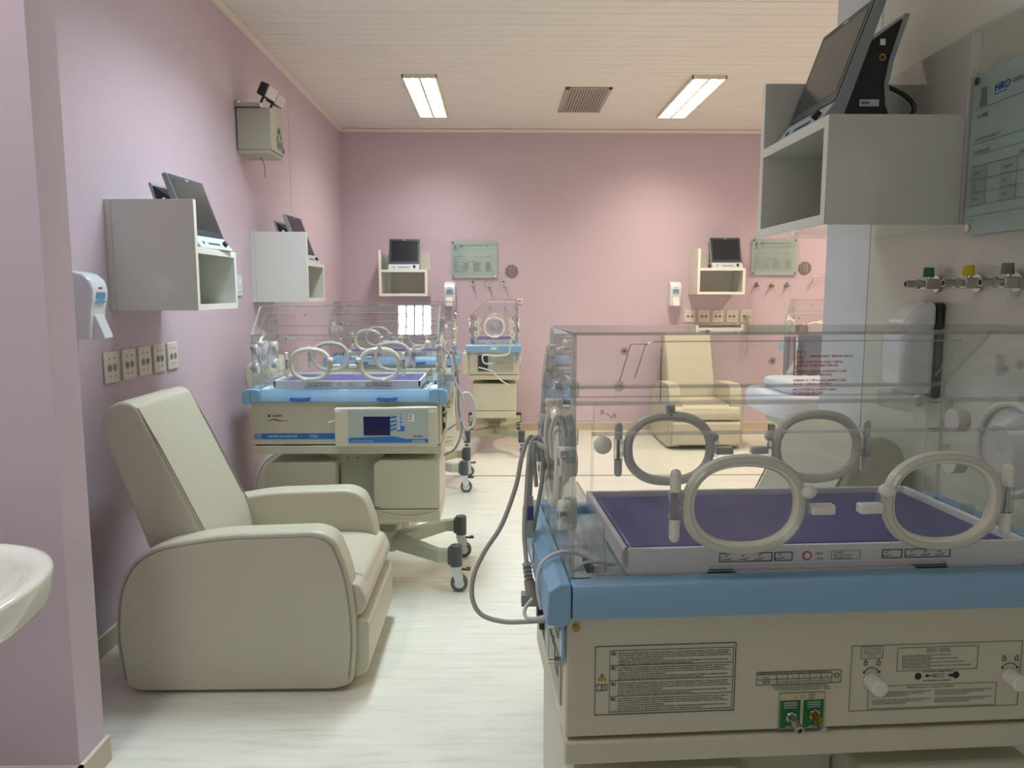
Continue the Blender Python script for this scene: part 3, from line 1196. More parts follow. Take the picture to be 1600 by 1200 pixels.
            l.box(lx - .010, lx + .010, yo - .006, yo + .006, 1.095, 1.132, 'clear_plastic')
            a0, a1 = sorted((lx - out * .006, lx - out * .045))
            l.box(a0, a1, yo + min(0, sy * .018), yo + max(0, sy * .018), 1.098, 1.115, 'knob_white')
            l.build('port_latch', do, bevel=.0035, seg=2)
            MB().ball((lx, yo + sy * .012, 1.136), .014, 'knob_white', 14, (1, .8, .8)).build('port_knob', do)
        for px in (-.395, .395):
            MB().ball((px, yd + sy * .012, 1.214), .0145, 'knob_white', 16, (1, .7, 1)).build('door_knob', do)
            MB().cyl((px, yd, 1.214), (px, yd + sy * .01, 1.214), .005, 'chrome', 8).build('knob_stem', do)
    # small clear studs on the rear and slanted panes, with their thin wire
    for i, (px, zz, yy) in enumerate(((.368, 1.305, .209), (.29, 1.335, -.118), (-.03, 1.31, -.155), (-.29, 1.335, .209))):
        MB().ball((px, yy, zz), .0085, 'clear_plastic', 12, (1, .6, 1)).ball((px, yy, zz), .004, 'chrome', 8).build('clear_stud', t)
    MB().tube([(.368, .210, 1.313), (.352, .212, 1.371), (.325, .212, 1.371)], .0007, 'print_grey', 5).tube([(.303, .212, 1.366), (.303, .212, 1.280)], .0007, 'print_grey', 5).build('thin_wire', t)
    # printed warning in red on the hood rear pane
    p = MB()
    y = .2085
    L = ['IMPORTANT  IMPORTANTE', '', 'CLEAN THE HOOD ONLY WITH', 'NEUTRAL SOAP AND WATER', '', 'LIMPAR A CÚPULA SOMENTE COM', 'ÁGUA E SABÃO NEUTRO', '', 'LIMPIAR LA CÚPULA SOLAMENTE CON', 'AGUA Y JABÓN NEUTRO', '', 'NETTOYER LE CAPOT AVEC', 'DU SAVON NEUTRE']
    zz = 1.3485
    for i, s in enumerate(L):
        if s:
            text(p, s, .088 if i else .062, y, zz, .0040, 'print_red', width=(.086 if len(s) > 24 else .0033 * len(s)), flip=True, bold=.0004)
            zz -= .0056
        else:
            zz -= .0035
    frame(p, .084, .070, 1.347, 1.358, y, .0008, 'print_red')
    strip(p, .0767, .0773, 1.347, 1.358, y, 'print_red')
    # padlock marks at the door corner
    for (px, zz) in ((.395, 1.262), (.376, 1.256)):
        frame(p, px - .0025, px + .0025, zz, zz + .004, y + .003, .0007, 'print_black')
        p.tube([(px - .0015, y + .003, zz + .004), (px - .001, y + .003, zz + .0065), (px + .001, y + .003, zz + .0065), (px + .0015, y + .003, zz + .004)], .0004, 'print_black', 4)
    p.tube([(.390, y + .003, 1.262), (.385, y + .003, 1.261), (.380, y + .003, 1.254)], .0005, 'print_black', 4)
    p.build('hood_print', t)

    # ---- mattress and its tray
    tr = MB()
    tr.box(-.345, .345, -.176, .176, .990, 1.002, 'tray_white')
    wallp = rounded([(-.352, 1.032), (.352, 1.032), (.352, 1.0), (.325, .971), (.215, .971), (.205, .999), (-.205, .999), (-.215, .971), (-.325, .971), (-.352, 1.0)], [.004, .004, .01, .02, .01, .01, .01, .01, .02, .01], 3)
    for sy in (-1, 1):
        tr.prism(wallp, 'y', min(sy * .176, sy * .184), max(sy * .176, sy * .184), 'tray_white')
    for sx in (-1, 1):
        a, b2 = sorted((sx * .342, sx * .352))
        tr.box(a, b2, -.184, .184, 1.0, 1.032, 'tray_white')
    mt = tr.build('mattress_tray', t, bevel=.0012, seg=1)
    MB().box(-.15, .16, -.187, .187, .979, .990, 'tray_white').box(-.20, .20, -.150, .150, .979, .992, 'button_dark').build('tray_slide', mt, bevel=.002)
    MB().box(-.33, .338, -.160, .160, 1.002, 1.026, 'mattress_purple').build('mattress', t, bevel=.008, seg=3)
    for sx in (-1, 1):
        MB().pane([(sx * .378, -.17, .995), (sx * .378, .17, .995), (sx * .378, .15, 1.062), (sx * .378, -.15, 1.062)], .004, 'acrylic', 'acrylic_edge').pane([(sx * .378, .17, .985), (sx * .425, .17, .985), (sx * .425, .17, 1.045), (sx * .378, .17, 1.045)], .003).build('inner_baffle', t, sm=False)
        MB().box(min(sx * .385, sx * .43), max(sx * .385, sx * .43), -.12, .02, .979, .985, 'label_white').box(min(sx * .395, sx * .405), max(sx * .395, sx * .405), .10, .15, .979, .99, 'print_black').build('deck_slot', t)
    # tray sticker strips (both long sides)
    for sy in (-1, 1):
        s = MB()
        fl = sy > 0
        # tray side slopes: (y .186,z1.03)->(y .17,z .985)
        Ms = Matrix.Translation((0, sy * .1842, 1.028))
        g = -1 if fl else 1
        z0 = -.022

        def fx(a, b2):
            frame(s, g * a, g * b2, z0, z0 + .0155, sy * .0012, .0013, 'print_black')
        frame(s, g * -.19, g * .21, z0 - .0005, z0 + .016, sy * .0008, .0003, 'tray_white')
        fx(-.19, -.10)
        fx(-.096, -.065)
        fx(.09, .125)
        fx(.13, .21)
        s.ball((g * -.040, sy * .0012, z0 + .008), .008, 'print_red', 12, (1, .05, 1))
        s.ball((g * -.040, sy * .0016, z0 + .008), .0055, 'label_white', 12, (1, .05, 1))
        text(s, 'MAX.', g * -.026, sy * .0014, z0 + .009, .0045, 'print_black', flip=fl)
        text(s, '10 kg', g * -.026, sy * .0014, z0 + .001, .0045, 'print_black', flip=fl)
        frame(s, g * .002, g * .052, z0, z0 + .0155, sy * .0012, .0005, 'print_grey')
        text(s, 'FANEM', g * .008, sy * .0014, z0 + .0105, .0035, 'print_black', flip=fl)
        text(s, 'REF: 003.184.600', g * .006, sy * .0014, z0 + .0055, .0032, 'print_black', flip=fl)
        text(s, 'mail: sac@fanem.com.br', g * .006, sy * .0014, z0 + .0015, .0022, 'print_black', flip=fl)
        for a in (-.178, -.150, -.122, -.088, .098, .140, .165, .190):
            s.tube([(g * (a - .007), sy * .0014, z0 + .004), (g * (a + .005), sy * .0014, z0 + .0045), (g * (a + .009), sy * .0014, z0 + .007)], .0006, 'print_black', 4)
            s.tube([(g * (a - .002), sy * .0014, z0 + .011), (g * a, sy * .0014, z0 + .009), (g * (a + .003), sy * .0014, z0 + .013)], .0006, 'print_black', 4)
        s.xform(Ms)
        s.build('tray_sticker', mt)

    # ---- rear face print
    y = .2228
    q = MB()
    K = 'print_black'
    frame(q, .403, .170, .766, .884, y, .0009, K)
    frame(q, .379, .174, .7705, .876, y, .0005, K)
    for z in (.850, .8245, .7975):
        strip(q, .379, .174, z, z + .0005, y, K)
    para = ['BEFORE A CONNECTION BEING DONE THE EQUIPMENT CONCENTRATION DURING A CLINICAL TREATMENT,',
            'THE EQUIPMENT CANNOT BE OPERATED WITHOUT A CLINICAL CONDITION TO INTAKE AND MONITORING',
            'ONLY TRAINED AND QUALIFIED PERSONNEL SHOULD OPERATE THE UNIT UNDER A PHYSICIAN DIRECTION',
            'A MEDICAL PRESCRIPTION IS REQUIRED.',
            'WHEN USING OXYGEN THE CONCENTRATION MUST BE CONSTANTLY MONITORED BY AN OXYGEN ANALYZER',
            'ADJUST TO MEET THE PATIENT NEEDS AND MEDICAL PRESCRIPTION.']
    ptp = ['A COMBINACAO DE OXIGENIO COM GASES MEDICINAIS DEVE SER MONITORADA DURANTE O USO CLINICO',
           'NAO OPERAR O EQUIPAMENTO SEM A SUPERVISAO DE UM PROFISSIONAL QUALIFICADO E TREINADO',
           'O USO DE OXIGENIO AUMENTA O RISCO DE INCENDIO. NAO USAR EQUIPAMENTO QUE PRODUZA FAISCAS',
           'DENTRO DA CUPULA OU NAS PROXIMIDADES.',
           'AS CONCENTRACOES DE OXIGENIO DEVEM SER MEDIDAS COM ANALISADOR CALIBRADO PERIODICAMENTE',
           'AJUSTAR CONFORME AS NECESSIDADES DO PACIENTE E A PRESCRICAO MEDICA.']
    for b_, (z1, pr_) in enumerate(((.8715, para), (.8465, ptp), (.820, para), (.7935, ptp))):
        frame(q, .376, .3685, z1 - .003, z1 + .0012, y, .0004, K)
        text(q, ('EN', 'PT', 'ES', 'FR')[b_], .375, y, z1 - .0022, .0024, K, flip=True)
        for i, s_ in enumerate(pr_):
            wd = min(.186, .186 * len(s_) / 88)
            text(q, s_, .365, y, z1 - .0015 - i * .00375, .0021, K, width=wd, flip=True)
    # warning triangle and manual sign
    q.prism([(.398, .826), (.384, .826), (.391, .838)], 'y', y - .0003, y + .0003, 'print_black')
    q.prism([(.3965, .827), (.3855, .827), (.391, .8362)], 'y', y - .0003, y + .0006, 'label_yellow')
    strip(q, .3905, .3915, .8295, .834, y + .0004, K)
    strip(q, .3905, .3915, .8278, .8286, y + .0004, K)
    frame(q, .400, .391, .808, .8185, y, .0006, K)
    frame(q, .391, .382, .808, .8185, y, .0006, K)
    strip(q, .387, .386, .8105, .816, y, K)
    # O2 table
    frame(q, .134, -.010, .808, .8305, y, .0005, K)
    strip(q, .134, .006, .8255, .826, y, K)
    strip(q, .134, .006, .8170, .8175, y, K)
    text(q, 'CONCENTRATION OF OXYGEN INTO THE HOOD / CONCENTRACAO DE O2', .132, y, .8268, .0026, 'label_green', width=.124, flip=True)
    for i, xx in enumerate((.100, .0815, .0625, .044, .025, .006)):
        strip(q, xx, xx - .0005, .808, .8255, y, K)
    text(q, 'l/min', .124, y, .8190, .0042, K, flip=True)
    text(q, '%O2', .124, y, .8105, .0048, 'label_green', flip=True, bold=.0003)
    for i, (a_, b_) in enumerate((('3', '25-40'), ('6', '35-50'), ('9', '40-60'), ('12', '45-65'), ('15', '50-70'))):
        xc = .0905 - .0188 * i
        text(q, a_, xc, y, .8190, .0038, 'label_green', flip=True, center=True)
        text(q, b_, xc, y, .8110, .0036, K, flip=True, center=True, width=.014)
    text(q, 'O', .003, y, .8165, .009, 'label_green', flip=True, bold=.0008)
    text(q, '2', -.006, y, .8110, .0035, K, flip=True)
    for i, s_ in enumerate(('THE CONCENTRATIONS ABOVE ARE APPROXIMATE AND MAY VARY', 'AS CONCENTRACOES ACIMA SAO APROXIMADAS E VARIAM', 'LAS CONCENTRACIONES SON APROXIMADAS Y VARIAN')):
        text(q, s_, .108 - .003 * i, y, .8045 - i * .0036, .0022, 'label_green', width=.095, flip=True)
    # right hand instruction panel
    frame(q, -.026, -.322, .756, .871, y, .0007, 'print_grey')
    frame(q, -.042, -.080, .848, .869, y, .0005, 'print_grey')
    for i in range(4):
        text(q, ('TO LOCK THE MATTRESS TURN', 'PARA TRAVAR O COLCHAO GIRE', 'PARA TRABAR GIRE LA PERILLA', 'UNTIL IT STOPS')[i], -.061, y, .8635 - i * .004, .0021, 'print_grey', width=.03 if i < 3 else .016, flip=True, center=True)
    frame(q, -.105, -.245, .824, .865, y, .0006, 'print_grey')
    text(q, 'WARNING - ATENCAO', -.175, y, .8595, .0028, 'print_grey', flip=True, center=True)
    text(q, 'ATENCION - ATTENTION', -.175, y, .8557, .0026, 'print_grey', flip=True, center=True)
    for i in range(4):
        z = .8495 - i * .0063
        text(q, ('BEFORE TILTING THE MATTRESS CHECK THAT THE TRAY IS LOCKED', 'ANTES DE INCLINAR O COLCHAO VERIFIQUE SE A BANDEJA ESTA TRAVADA', 'ANTES DE INCLINAR EL COLCHON VERIFIQUE SI LA BANDEJA ESTA TRABADA', 'AVANT D INCLINER LE MATELAS VERIFIER SI LE PLATEAU EST BLOQUE')[i], -.113, y, z, .0022, 'print_grey', width=.085 + .012 * i, flip=True)
        text(q, 'AND THE SIDE DOORS ARE CLOSED', -.113, y, z - .0028, .0020, 'print_grey', width=.05, flip=True)
    frame(q, -.058, -.282, .7585, .799, y, .0006, 'print_grey')
    text(q, 'WARNING - ATENCAO - ATENCION - ATTENTION', -.165, y, .7930, .0026, 'print_grey', flip=True, center=True)
    for i in range(2):
        for j in range(2):
            for l_ in range(3):
                text(q, ('DO NOT LEAVE THE PATIENT UNATTENDED WITH DOORS OPEN', 'NAO DEIXE O PACIENTE SEM ASSISTENCIA COM A PORTA', 'NO DEJE EL PACIENTE SIN ASISTENCIA')[l_], -.066 - i * .108, y, .7865 - j * .0135 - l_ * .0034, .0021, 'print_grey', width=(.10, .088, .06)[l_], flip=True)
    for xx in (-.143, -.209):
        q.ball((xx, y, .814), .0062, 'print_blue', 14, (1, .05, 1))
        q.ball((xx, y, .814), .0060, 'print_black', 14, (1, .07, 1))
    for (xx, dd) in ((-.158, 1), (-.195, -1)):
        strip(q, xx, xx - .006, .8128, .8152, y, K)
        h0 = xx + (.003 if dd > 0 else -.009)
        q.prism([(h0, .814), (h0 - dd * .004, .8175), (h0 - dd * .004, .8105)], 'y', y - .0003, y + .0003, K)
    frame(q, -.167, -.1725, .8115, .8165, y, .0004, K)
    frame(q, -.1725, -.178, .8115, .8165, y, .0004, K)
    q.ell((-.185, y, .814), .0035, .0035, .0005, 'print_red', seg=16, ts=4)
    text(q, 'PUSH THE KNOB - EMPURRE O BOTAO', -.176, y, .8205, .0022, K, flip=True, center=True)
    text(q, 'PULL THE KNOB - PUXE O BOTAO', -.176, y, .8045, .0022, K, flip=True, center=True)
    for kx in (-.062, -.303):
        pts = [(kx + .017 * math.cos(a), y, .810 + .022 * math.sin(a)) for a in [PI * (.22 + .56 * k / 10) for k in range(11)]]
        q.tube(pts, .0006, K, 4)
        for e_ in (0, -1):
            q.ball(pts[e_], .0022, K, 6, (1, .2, 1))
        for dx in (-.011, .011):
            frame(q, kx + dx - .003, kx + dx + .003, .836, .8425, y, .0006, K)
            q.tube([(kx + dx - .002, y, .842), (kx + dx - .0015, y, .846), (kx + dx + .0015, y, .846), (kx + dx + .002, y, .842 if dx > 0 else .846)], .0005, K, 4)
    q.build('printed_labels', bd, sm=False)
    for kx in (-.062, -.303):
        MB().cyl((kx, .222, .810), (kx, .252, .809), .0145, 'knob_white', 24, r2=.0135).build('tilt_knob', bd, bevel=.002)
    gm = MB()
    gm.prism(rounded([(.094, .729), (.094, .793), (.015, .793), (.015, .729)], .003, 3), 'y', y - .0006, y + .0002, 'label_green')
    gm.prism(rounded([(.0932, .7297), (.0932, .7923), (.0158, .7923), (.0158, .7297)], .003, 3), 'y', y, y + .0004, 'label_cream')
    for (a, b2, l1) in ((.092, .0575, ('AIR/O2 INLET', 'ENTRADA AR/O2', 'ENTREE')), (.0525, .0175, ('O2 LIMITER', 'O2 LIMITADOR', 'LIMITE'))):
        gm.box(b2, a, y, y + .0008, .731, .780, 'label_green')
        for i, s_ in enumerate(l1):
            text(gm, s_, (a + b2) / 2, y + .0012, .7745 - i * .0042, .0028, 'label_white', width=.022, flip=True, center=True)
        text(gm, 'MAX. 15 l', (a + b2) / 2, y + .0012, .7325, .0024, 'label_white', flip=True, center=True)
    gm.prism([(.070, .7825), (.062, .7825), (.066, .7905)], 'y', y, y + .0008, 'label_yellow')
    text(gm, 'O', .058, y + .0008, .7835, .006, 'label_green', flip=True)
    frame(gm, .044, .039, .783, .7895, y + .0006, .0004, K)
    frame(gm, .039, .034, .783, .7895, y + .0006, .0004, K)
    gm.build('gas_inlet_label', bd, sm=False)
    g1 = MB().cyl((.074, .222, .752), (.074, .227, .752), .010, 'chrome', 6).cyl((.074, .226, .752), (.074, .246, .749), .0062, 'chrome', 14).cyl((.074, .245, .749), (.073, .257, .747), .0075, 'chrome', 14).cyl((.073, .2565, .747), (.073, .2575, .747), .0045, 'print_black', 10)
    g1.build('chrome_gas_inlet', bd)
    g2 = MB().cyl((.034, .222, .755), (.034, .227, .755), .010, 'chrome', 6).cyl((.034, .226, .755), (.034, .240, .752), .0065, 'brass', 12).cyl((.034, .239, .752), (.0335, .250, .748), .004, 'brass', 10).cyl((.0335, .249, .748), (.033, .257, .746), .0055, 'chrome', 12)
    g2.build('brass_gas_inlet', bd)

    # ---- front face print and controller
    y = -.2228
    q = MB()
    text(q, 'FANEM', -.353, y, .863, .0105, 'print_black', slant=.1, bold=.0008)
    q.ball((-.367, y, .868), .0045, 'print_black', 8, (1, .06, 1.8))
    q.tube([(-.378, y, .843), (-.355, y, .850), (-.335, y, .850), (-.315, y, .843), (-.275, y, .844)], [.001, .002, .0035, .002, .0008], 'print_red', 6)
    strip(q, -.405, -.048, .7545, .783, y, 'label_blue', .0005)
    for k in range(5):
        strip(q, -.440 + k * .008, -.436 + k * .008, .7545, .783, y, 'label_blue', .0005)
    text(q, 'INFANT INCUBATOR', -.375, y - .0008, .7635, .0105, 'label_white')
    text(q, '1186', -.180, y - .0008, .7615, .0145, 'label_white', bold=.001)
    q.build('front_lettering', bd, sm=False)
    c = MB().prism(rounded([(-.045, .729), (-.045, .912), (.438, .918), (.438, .729)], .006, 3), 'y', -.282, -.222, 'cream_light')
    co = c.build('control_panel', t, bevel=.006, seg=3)
    y = -.2832
    q = MB()
    q.box(.02, .395, y - .0004, y + .001, .742, .905, 'panel_grey')
    q.box(.02, .395, y - .0008, y, .748, .766, 'label_blue')
    q.prism([(.02, .766), (.02, .772), (.235, .778), (.29, .766)], 'y', y - .0008, y, 'label_blue')
    for k in range(9):
        q.box(.32 + k * .007, .324 + k * .007, y - .0012, y - .0007, .748, .762, 'panel_grey')
    text(q, 'MICROPROCESSED CONTROL', .035, y - .0012, .7535, .0055, 'label_white')
    q.box(-.043, -.013, y - .001, y + .001, .893, .905, 'label_white')
    q.box(.40, .428, y - .001, y + .001, .893, .903, 'label_white')
    for k in range(4):
        q.prism([(.215, .872 - k * .020), (.25, .876 - k * .018), (.25, .868 - k * .018), (.215, .862 - k * .020)], 'y', y - .0008, y, 'label_blue')
    q.box(.248, .285, y - .0009, y, .803, .882, 'label_blue')
    text(q, 'FANEM', .335, y - .001, .775, .0075, 'print_black', bold=.0006)
    q.ball((.329, y - .001, .779), .0028, 'print_black', 8, (1, .06, 1.8))
    q.box(.304, .331, y - .0008, y, .848, .884, 'label_white')
    q.box(.309, .318, y - .0012, y, .872, .879, 'print_red')
    q.box(.309, .318, y - .0012, y, .858, .864, 'print_red')
    q.build('fascia_print', co, sm=False)
    MB().box(.092, .217, y - .0018, y, .783, .873, 'screen_blue').build('screen', co)
    for i, (xx, zz) in enumerate([(.257, .873), (.257, .855), (.257, .836), (.257, .818), (.277, .873), (.277, .855), (.277, .836)]):
        MB().box(xx - .0075, xx + .0075, y - .003, y, zz - .007, zz + .007, 'label_white').box(xx - .003, xx + .003, y - .0034, y - .003, zz - .003, zz + .003, 'print_blue').build('key', co)
    MB().tube([(-.045, -.26, .850), (-.062, -.268, .846), (-.078, -.27, .840)], .004, 'cream_light', 8).build('side_lever', co)

    # ---- right end: sensor bay
    x = .4515
    q = MB()
    q.box(x - .001, x + .0015, -.15, .17, .755, .905, 'grey_green')
    q.box(x, x + .0025, -.145, -.055, .76, .90, 'caster_grey')
    q.box(x, x + .0025, -.052, .01, .76, .90, 'panel_grey')
    sb = q.build('service_bay', t)
    for i, (yy, zz, w_, h_) in enumerate(((-.12, .88, .022, .014), (-.085, .88, .022, .014), (-.12, .85, .015, .012), (-.09, .85, .015, .012), (-.115, .80, .03, .03), (-.07, .795, .022, .022))):
        MB().box(x + .002, x + .012, yy - w_ / 2, yy + w_ / 2, zz - h_ / 2, zz + h_ / 2, 'button_dark').build('connector', sb)
    q = MB()
    for (a, b2, c2, d2) in ((.09, .15, .865, .885), (.03, .06, .825, .835), (.075, .09, .825, .835), (.105, .145, .795, .835)):
        q.box(x + .001, x + .003, a, b2, c2, c2 + .0012, 'print_grey')
        q.box(x + .001, x + .003, a, b2, d2, d2 + .0012, 'print_grey')
        q.box(x + .001, x + .003, a, a + .0012, c2, d2, 'print_grey')
        q.box(x + .001, x + .003, b2, b2 + .0012, c2, d2, 'print_grey')
    q.build('bay_label', sb)
    MB().box(.484, .4855, -.03, .02, .952, .976, 'label_white').build('rim_sticker', t)
    # ---- under body
    MB().prism([(-.17, .682), (.19, .682), (.115, .60), (.115, .24), (-.06, .24), (-.06, .60)], 'y', -.11, .11, 'grey_green').build('column', t, bevel=.004)
    q = MB()
    for sx in (-.035, -.012, .018, .043, -.02, .03):
        zz = .668 if sx not in (-.02, .03) else .637
        q.cyl((sx, -.110, zz), (sx, -.112, zz), .004, 'print_black', 8)
    q.build('screw_heads', t)
    ul = MB().prism(rounded([(.118, .40), (.118, .622), (.15, .645), (.44, .645), (.44, .40)], .01, 3), 'y', -.195, .195, 'cream_metal').build('storage_unit', t, bevel=.006, seg=3)
    lw = [(.118, .332), (.118, .397), (.44, .397), (.44, .332)]
    MB().prism(rounded(lw, .01, 3), 'y', -.198, .195, 'cream_metal').build('drawer', ul, bevel=.006, seg=3)
    MB().tube([(.13, -.199, .388), (.20, -.203, .370), (.28, -.204, .362), (.36, -.203, .370), (.435, -.199, .388)], .0045, 'cream_light', 8, smooth=4).build('drawer_pull', ul)
    MB().box(.12, .126, -.197, -.195, .405, .412, 'print_black').box(.128, .145, -.197, -.195, .405, .411, 'print_grey').build('badge', ul)
    ur = MB().prism(rounded([(-.41, .40), (-.41, .60), (-.38, .635), (-.065, .635), (-.065, .40)], .014, 3), 'y', -.195, .195, 'cream_metal').build('storage_unit', t, bevel=.01, seg=3)
    MB().tube([(-.40, -.197, .48), (-.30, -.201, .49), (-.20, -.201, .49), (-.08, -.197, .48)], .004, 'cream_light', 8, smooth=4).build('drawer_pull', ur)
    # ---- base
    MB().prism(rounded([(-.20, -.06), (.20, -.06), (.20, .06), (-.20, .06)], .02, 3), 'z', .135, .245, 'grey_green').build('base_hub', t, bevel=.006)
    for sx in (-1, 1):
        for sy in (-1, 1):
            P = [(sx * .17, sy * .0), (sx * .17, sy * .05), (sx * .43, sy * .262), (sx * .485, sy * .262), (sx * .485, sy * .222), (sx * .44, sy * .222), (sx * .24, sy * .0)]
            if sx * sy < 0:
                P = P[::-1]
            MB().prism(P, 'z', .150, .212, 'grey_green').build('base_arm', t, bevel=.004)
            c = MB()
            cx, cy = sx * .520, sy * .243
            c.box(min(sx * .48, cx), max(sx * .48, cx), cy - .026, cy + .026, .140, .218, 'caster_grey')
            c.cyl((cx, cy, .128), (cx, cy, .232), .030, 'caster_grey', 18)
            co_ = c.build('caster', t, bevel=.004)
            hs = MB()
            hs.cyl((cx, cy, .110), (cx, cy, .130), .027, 'caster_white', 16)
            for dy in (-1, 1):
                P2 = rounded([(cx - .03, .128), (cx + .022, .128), (cx + .036, .065), (cx + .012, .042), (cx - .006, .055)], .01, 3)
                hs.prism(P2, 'y', cy + dy * .021 - .003, cy + dy * .021 + .003, 'caster_white')
            hs.build('caster_fork', co_, bevel=.001, seg=1)
            wh = MB()
            wh.cyl((cx + .014, cy - .015, .0425), (cx + .014, cy + .015, .0425), .0425, 'tyre', 22)
            wh.cyl((cx + .014, cy - .0165, .0425), (cx + .014, cy + .0165, .0425), .026, 'caster_white', 16)
            wh.build('wheel', co_, bevel=.004)
            MB().tube([(cx + .02, cy, .112), (cx + .048, cy, .108), (cx + .062, cy, .116)], .006, 'button_dark', 8).box(cx + .046, cx + .07, cy - .016, cy + .016, .108, .116, 'button_dark').build('brake_lever', co_)
    return t


i0 = make_incubator()
i0.location = (-.727, 3.805, 0)
tag(i0, 'near left infant incubator with blue screen panel facing the camera, beside the near recliner', group='infant incubators')
i1 = copy_tree(i0, (.547, 1.398, 0), math.radians(182.8), 'large foreground infant incubator at right, its label-covered rear side to the camera')
copy_tree(i0, (-.77, 5.66, 0), 0, 'second infant incubator directly behind the near left one, seen through its hood')
i3 = copy_tree(i0, (-.035, 7.15, 0), -PI / 2, 'far middle infant incubator seen end on in front of the back wall')
copy_tree(i0, (3.12, 6.85, 0), -math.radians(32), 'far right infant incubator partly hidden by the right wall end')

# ---------------------------------------------------------------- infant cot with white cover beside the right wall end
t = thing('infant_cot', 'white covered infant cot with grey column beyond the right wall end, seen through near hood', 'cot', (1.80, 3.75, 0))
MB().prism(rounded([(-.50, -.28), (.45, -.28), (.45, .28), (-.50, .28)], .16, 6), 'z', .855, .965, 'cloth_white').build('padded_cover', t, bevel=.03, seg=3)
MB().prism(rounded([(-.42, -.22), (.40, -.22), (.40, .22), (-.42, .22)], .12, 6), 'z', .965, 1.02, 'cloth_white').build('cushion', t, bevel=.025, seg=3)
MB().box(-.38, .38, -.20, .20, .78, .855, 'deck_pale').build('bed_deck', t, bevel=.01)
MB().cyl((0, .0, .1), (0, .0, .8), .04, 'grey_green', 16).build('column', t)
MB().cyl((-.24, .26, .7), (-.24, .26, 1.22), .03, 'chrome', 14).build('side_post', t)
MB().box(-.18, .2, .24, .32, .75, 1.24, 'bezel_grey').build('control_column', t, bevel=.02)
for sx in (-1, 1):
    MB().box(sx * .02 if sx > 0 else -.35, .35 if sx > 0 else -.02, -.03, .03, .08, .14, 'grey_green').build('base_arm', t)
    for sy in (-1, 1):
        MB().tube([(sx * .3, 0, .11), (sx * .36, sy * .24, .10)], .02, 'grey_green', 8).build('base_arm', t)
        MB().cyl((sx * .36 - .012, sy * .24, .04), (sx * .36 + .012, sy * .24, .04), .04, 'tyre', 16).build('wheel', t)

# ---------------------------------------------------------------- wash basin at bottom left
t = thing('wash_basin', 'white ceramic wash basin at the bottom left picture edge in front of the pillar', 'basin', (-1.27, 1.44, .83))
n = 48
prof = [(0.02, -.20, 1), (.12, -.205, 1), (.20, -.17, 1), (.27, -.105, 1), (.315, -.06, 1), (.335, -.052, 1), (.340, -.04, 1), (.347, .012, 1), (.343, .020, 1), (.330, .023, 1), (.305, .020, 1), (.285, .004, 1), (.265, -.05, 1), (.23, -.10, 1), (.14, -.145, 1), (.03, -.155, 1)]
vs, fs = [], []
for (r, z, _) in prof:
    for k in range(n):
        a = 2 * PI * k / n
        cs, sn = math.cos(a), math.sin(a)
        e_ = 2 / 2.3
        vs.append((r * .92 * math.copysign(abs(cs) ** e_, cs), r * 1.03 * math.copysign(abs(sn) ** e_, sn), z))
for i in range(len(prof) - 1):
    for k in range(n):
        q = (k + 1) % n
        fs.append((i * n + k, i * n + q, (i + 1) * n + q, (i + 1) * n + k))
fs.append(tuple(range((len(prof) - 1) * n, len(prof) * n)))
fs.append(tuple(range(n))[::-1])
mb = MB()
mb.add(vs, fs, 'ceramic')
mb.build('bowl', t, ang=60)
MB().box(-.88, -.25, -.18, .18, -.06, .015, 'ceramic').build('rear_ledge', t, bevel=.01)
MB().cyl((0, 0, -.158), (0, 0, -.152), .025, 'chrome', 16).build('drain', t)
MB().cyl((-.1, 0, -.83), (-.1, 0, -.19), .075, 'ceramic', 24).build('pedestal', t)


# ---------------------------------------------------------------- cables (points given in world)
def cable(name, pts, r, m, label, extra=None, cat='cable', group=None):
    mb = MB().tube(pts, r, m, 8, smooth=6)
    if extra:
        extra(mb)
    o = mb.build(name, ang=50)
    attach(o, OWNER[0])
    tag(o, label)
    return o


OWNER = [i1]


def attach(o, root):
    M = Matrix.Translation(root.location) @ Matrix.Rotation(root.rotation_euler[2], 4, 'Z')
    o.parent = root
    o.matrix_parent_inverse = M.inverted()


def cam_pt(px, py, Y):
    """a point of the cable, converted from its measured direction to its place at depth Y"""
    cp, sp = math.cos(PITCH), math.sin(PITCH)
    ya = math.radians(1.05)
    f = Vector((math.sin(ya) * cp, math.cos(ya) * cp, -sp))
    r = Vector((math.cos(ya), -math.sin(ya), 0))
    u = r.cross(f)
    d = f + r * ((px - 800) / F) - u * ((py - 600) / F)
    return Vector((0, 0, 1.45)) + d * (Y / d.y)


def pts(L, Y0, Y1=None):
    n = len(L) - 1
    return [cam_pt(x, y, Y0 + ((Y1 if Y1 is not None else Y0) - Y0) * i / n) for i, (x, y) in enumerate(L)]


hook = MB().tube([cam_pt(852, 700, 1.42), cam_pt(838, 692, 1.42), cam_pt(826, 690, 1.42), cam_pt(822, 683, 1.42)], .005, 'knob_white', 8)
attach(hook.build('cable_hook'), i1)
cable('power_cord', pts([(842, 720), (836, 690), (826, 684), (815, 715), (806, 760), (784, 820), (757, 862), (740, 900), (738, 935), (752, 960), (785, 971), (825, 971), (868, 968)], 1.45, 1.28), .0046, 'cable_grey',
      'long grey power cord looping low at left of the foreground incubator')


